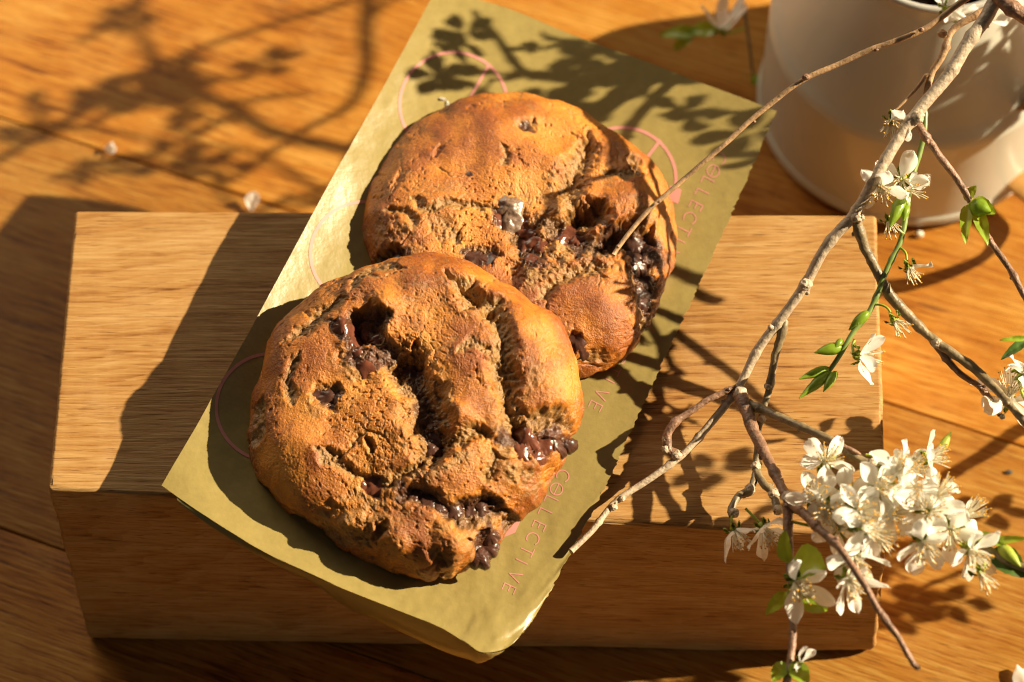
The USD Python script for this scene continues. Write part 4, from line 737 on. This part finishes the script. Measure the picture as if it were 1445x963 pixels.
# branches of the same bouquet above the frame; their shade falls on the table and the bag
def far_branch(name, label, shade, zrec, hs, r, flowers, seed):
    t = thing(name, jm, label, 'branch', 'branches rising out of the jug above the frame')
    P = [sunward(x, y, zrec, z) for (x, y), z in zip(shade, hs)]
    limb3(t, 'stem', np.array(P), r, bark_mat, seed, .12, 9, True, 5)
    g = random.Random(seed)
    for j, ((x, y), z, n) in enumerate(flowers):
        c = sunward(x, y, zrec, z)
        for q in range(n):
            o = c + V3(g.uniform(-.9, .9), g.uniform(-.9, .9), g.uniform(-.7, .7)); ms = []
            Mf = frame(V3(g.uniform(-1, 1), g.uniform(-1, 1), g.uniform(-.2, 1)))
            for k in range(5):
                v, f = petal(.75, .5, .2, k, 7, 5); a = k * 2 * math.pi / 5; ca, sa = math.cos(a), math.sin(a); ms.append(((v @ np.array([[ca, sa, 0], [-sa, ca, 0], [0, 0, 1]])) @ Mf.T + o, f))
            part('blossom', cat_mesh(ms), petal_mat, t)
    return t
far_branch('bouquet_branch', 'flowering plum branch above the frame with its shade on the far left boards', [(560, 235), (470, 205), (390, 188), (320, 150), (250, 120), (160, 140), (60, 190), (-40, 250)], 0, [14, 15, 15.8, 16.4, 17, 17.4, 17.8, 18], [.2, .18, .16, .14, .1],
           [((220, 125), 17, 3), ((150, 150), 17.4, 3), ((95, 165), 17.6, 2), ((320, 160), 16.4, 2), ((220, 195), 17, 1), ((370, 105), 16.2, 1), ((470, 270), 15, 3), ((420, 275), 15, 2)], 201)
far_branch('bouquet_branch', 'upright plum branch above the frame crossing the shade of its neighbour', [(530, -60), (520, 20), (515, 90), (500, 140), (420, 190), (330, 255)], 0, [16, 16, 15.8, 15.6, 15.3, 15], [.17, .15, .13, .1, .08],
           [((520, 15), 16, 2), ((365, 110), 16, 1), ((330, 245), 15, 1)], 202)
far_branch('bouquet_branch', 'slender plum branch above the frame, shading the top left corner', [(500, 0), (400, 30), (300, 62), (200, 105), (120, 130)], 0, [18, 18.2, 18.5, 18.7, 19], [.12, .1, .09, .06], [((190, 60), 18.6, 1), ((240, 100), 18.6, 2)], 203)
far_branch('bouquet_branch', 'thin forked plum twig above the frame between the thicker branches', [(480, 300), (400, 235), (330, 205), (240, 200), (150, 185), (60, 175)], 0, [16.2, 16.6, 17, 17.4, 17.8, 18], [.1, .09, .08, .06], [((180, 205), 17.6, 1), ((100, 190), 18, 1)], 209)
far_branch('bouquet_branch', 'fine straight plum twig above the frame over the thicker branches', [(330, 290), (280, 215), (235, 120), (215, 60)], 0, [17.5, 17.6, 17.8, 18], [.09, .08, .07, .05], [((240, 150), 17.8, 1)], 210)
far_branch('bouquet_branch', 'short plum twig above the frame curving to the upper left', [(190, -60), (198, 10), (205, 70), (222, 105)], 0, [19, 19, 19, 18.8], [.12, .11, .1, .08], [((200, 0), 19, 1)], 204)
far_branch('bouquet_branch', 'plum branch crowded with blossom above the frame, shading the top of the bag', [(1000, 120), (900, 120), (820, 105), (740, 120), (660, 70), (620, 40)], ZP, [14.5, 15.5, 16.2, 16.8, 17.4, 18], [.2, .17, .14, .12, .1, .07],
           [((750, 95), 16.8, 3), ((790, 80), 16.5, 2), ((810, 120), 16.2, 2), ((615, 135), 17.5, 3), ((590, 120), 17.5, 2), ((860, 135), 16, 2), ((640, 70), 17.8, 1), ((960, 175), 15.2, 2), ((1000, 235), 15, 2)], 205)
far_branch('bouquet_branch', 'long plum branch right of the frame, shading the front of the table', [(1040, 960), (900, 940), (780, 945), (640, 935), (580, 950)], 0, [11.5, 12.0, 12.8, 13.8, 14.4], [.2, .2, .18, .16, .14],
           [((820, 950), 12.3, 4), ((760, 945), 12.8, 3), ((900, 955), 12, 3), ((690, 955), 13.2, 4), ((960, 960), 11.8, 2), ((1040, 960), 11.5, 2), ((620, 945), 13.9, 2), ((470, 925), 15.4, 1)], 206)
far_branch('bouquet_branch', 'plum branch right of the frame, shading the boards beside the block', [(1500, 560), (1410, 628), (1330, 680), (1270, 720)], 0, [4.5, 4.5, 4.6, 4.8], [.2, .2, .17, .1], [((1290, 800), 7, 3), ((1330, 830), 7, 3), ((1270, 860), 7, 2), ((1350, 690), 5, 1)], 207)

far_branch('bouquet_branch', 'plum branch right of the frame crowded with blossom, shading the jug', [(1120, 40), (1220, 70), (1320, 90), (1420, 110), (1500, 120)], 6, [13, 13.4, 13.8, 14.2, 14.4], [.12, .16, .2, .22],
           [((1380, 160), 13.5, 7), ((1330, 190), 13.3, 7), ((1410, 230), 13, 7), ((1300, 120), 13.3, 6), ((1360, 80), 13.8, 6), ((1440, 180), 13.6, 6), ((1250, 200), 13, 5), ((1250, 60), 13.4, 5)], 208)
# ---------------------------------------------------------------- crumbs and fallen petals
def bit(name, label, cat, x, y, z, r, mt, sd, flat=.7, group=None):
    c = at(x, y, z); t = thing(name, c, label, cat, group); part('piece', blob(c + [0, 0, r[2] * .8], r, sd, .2, 1.5, 3), mt, t); return t
def petal_bit(label, x, y, z, L, W, d, roll, cup, mt, sd):
    c = at(x, y, z); t = thing('fallen_petal', c, label, 'petal'); v, f = petal(L, W, cup, sd, 10, 9); Mx = frame(V3(*d), roll)
    v = v - v.mean(0); w = v @ Mx.T + c; w[:, 2] += z + .03 - w[:, 2].min(); part('blade', (w, f), mt, t)
petal_bit('small curled cream petal on the boards at far left', 157, 214, 0, .42, .42, (-.2, -.5, 1), .5, .5, petal_mat, 1.3)
petal_bit('white petal on the boards close behind the block', 357, 290, 0, .66, .5, (.1, -.5, 1), 1.4, .3, petal_mat, 2.1)
bit('pale_crumb', 'tiny white crumb at the front foot of the jug', 'crumb', 1297, 333, 0, (.14, .11, .12), crumb_mat, 4)
bit('dark_speck', 'tiny dark speck on the boards at the far right', 'speck', 1423, 667, 0, (.13, .08, .04), speck_mat, 5)
petal_bit('greyish petal in the bottom right corner of the boards', 1440, 960, 0, .8, .6, (.1, -.1, 1), .3, .1, petal_mat, 4.4)
sp = thing('silvery_petal', at(608, 166, ZP), 'silvery fallen petal on the bag against the back cookie', 'petal')
v, f = petal(.7, .6, .35, 1); part('blade', (v @ frame(V3(-.3, -.2, 1), 2.4).T + at(612, 172, ZP + .35), f), petal_mat, sp)
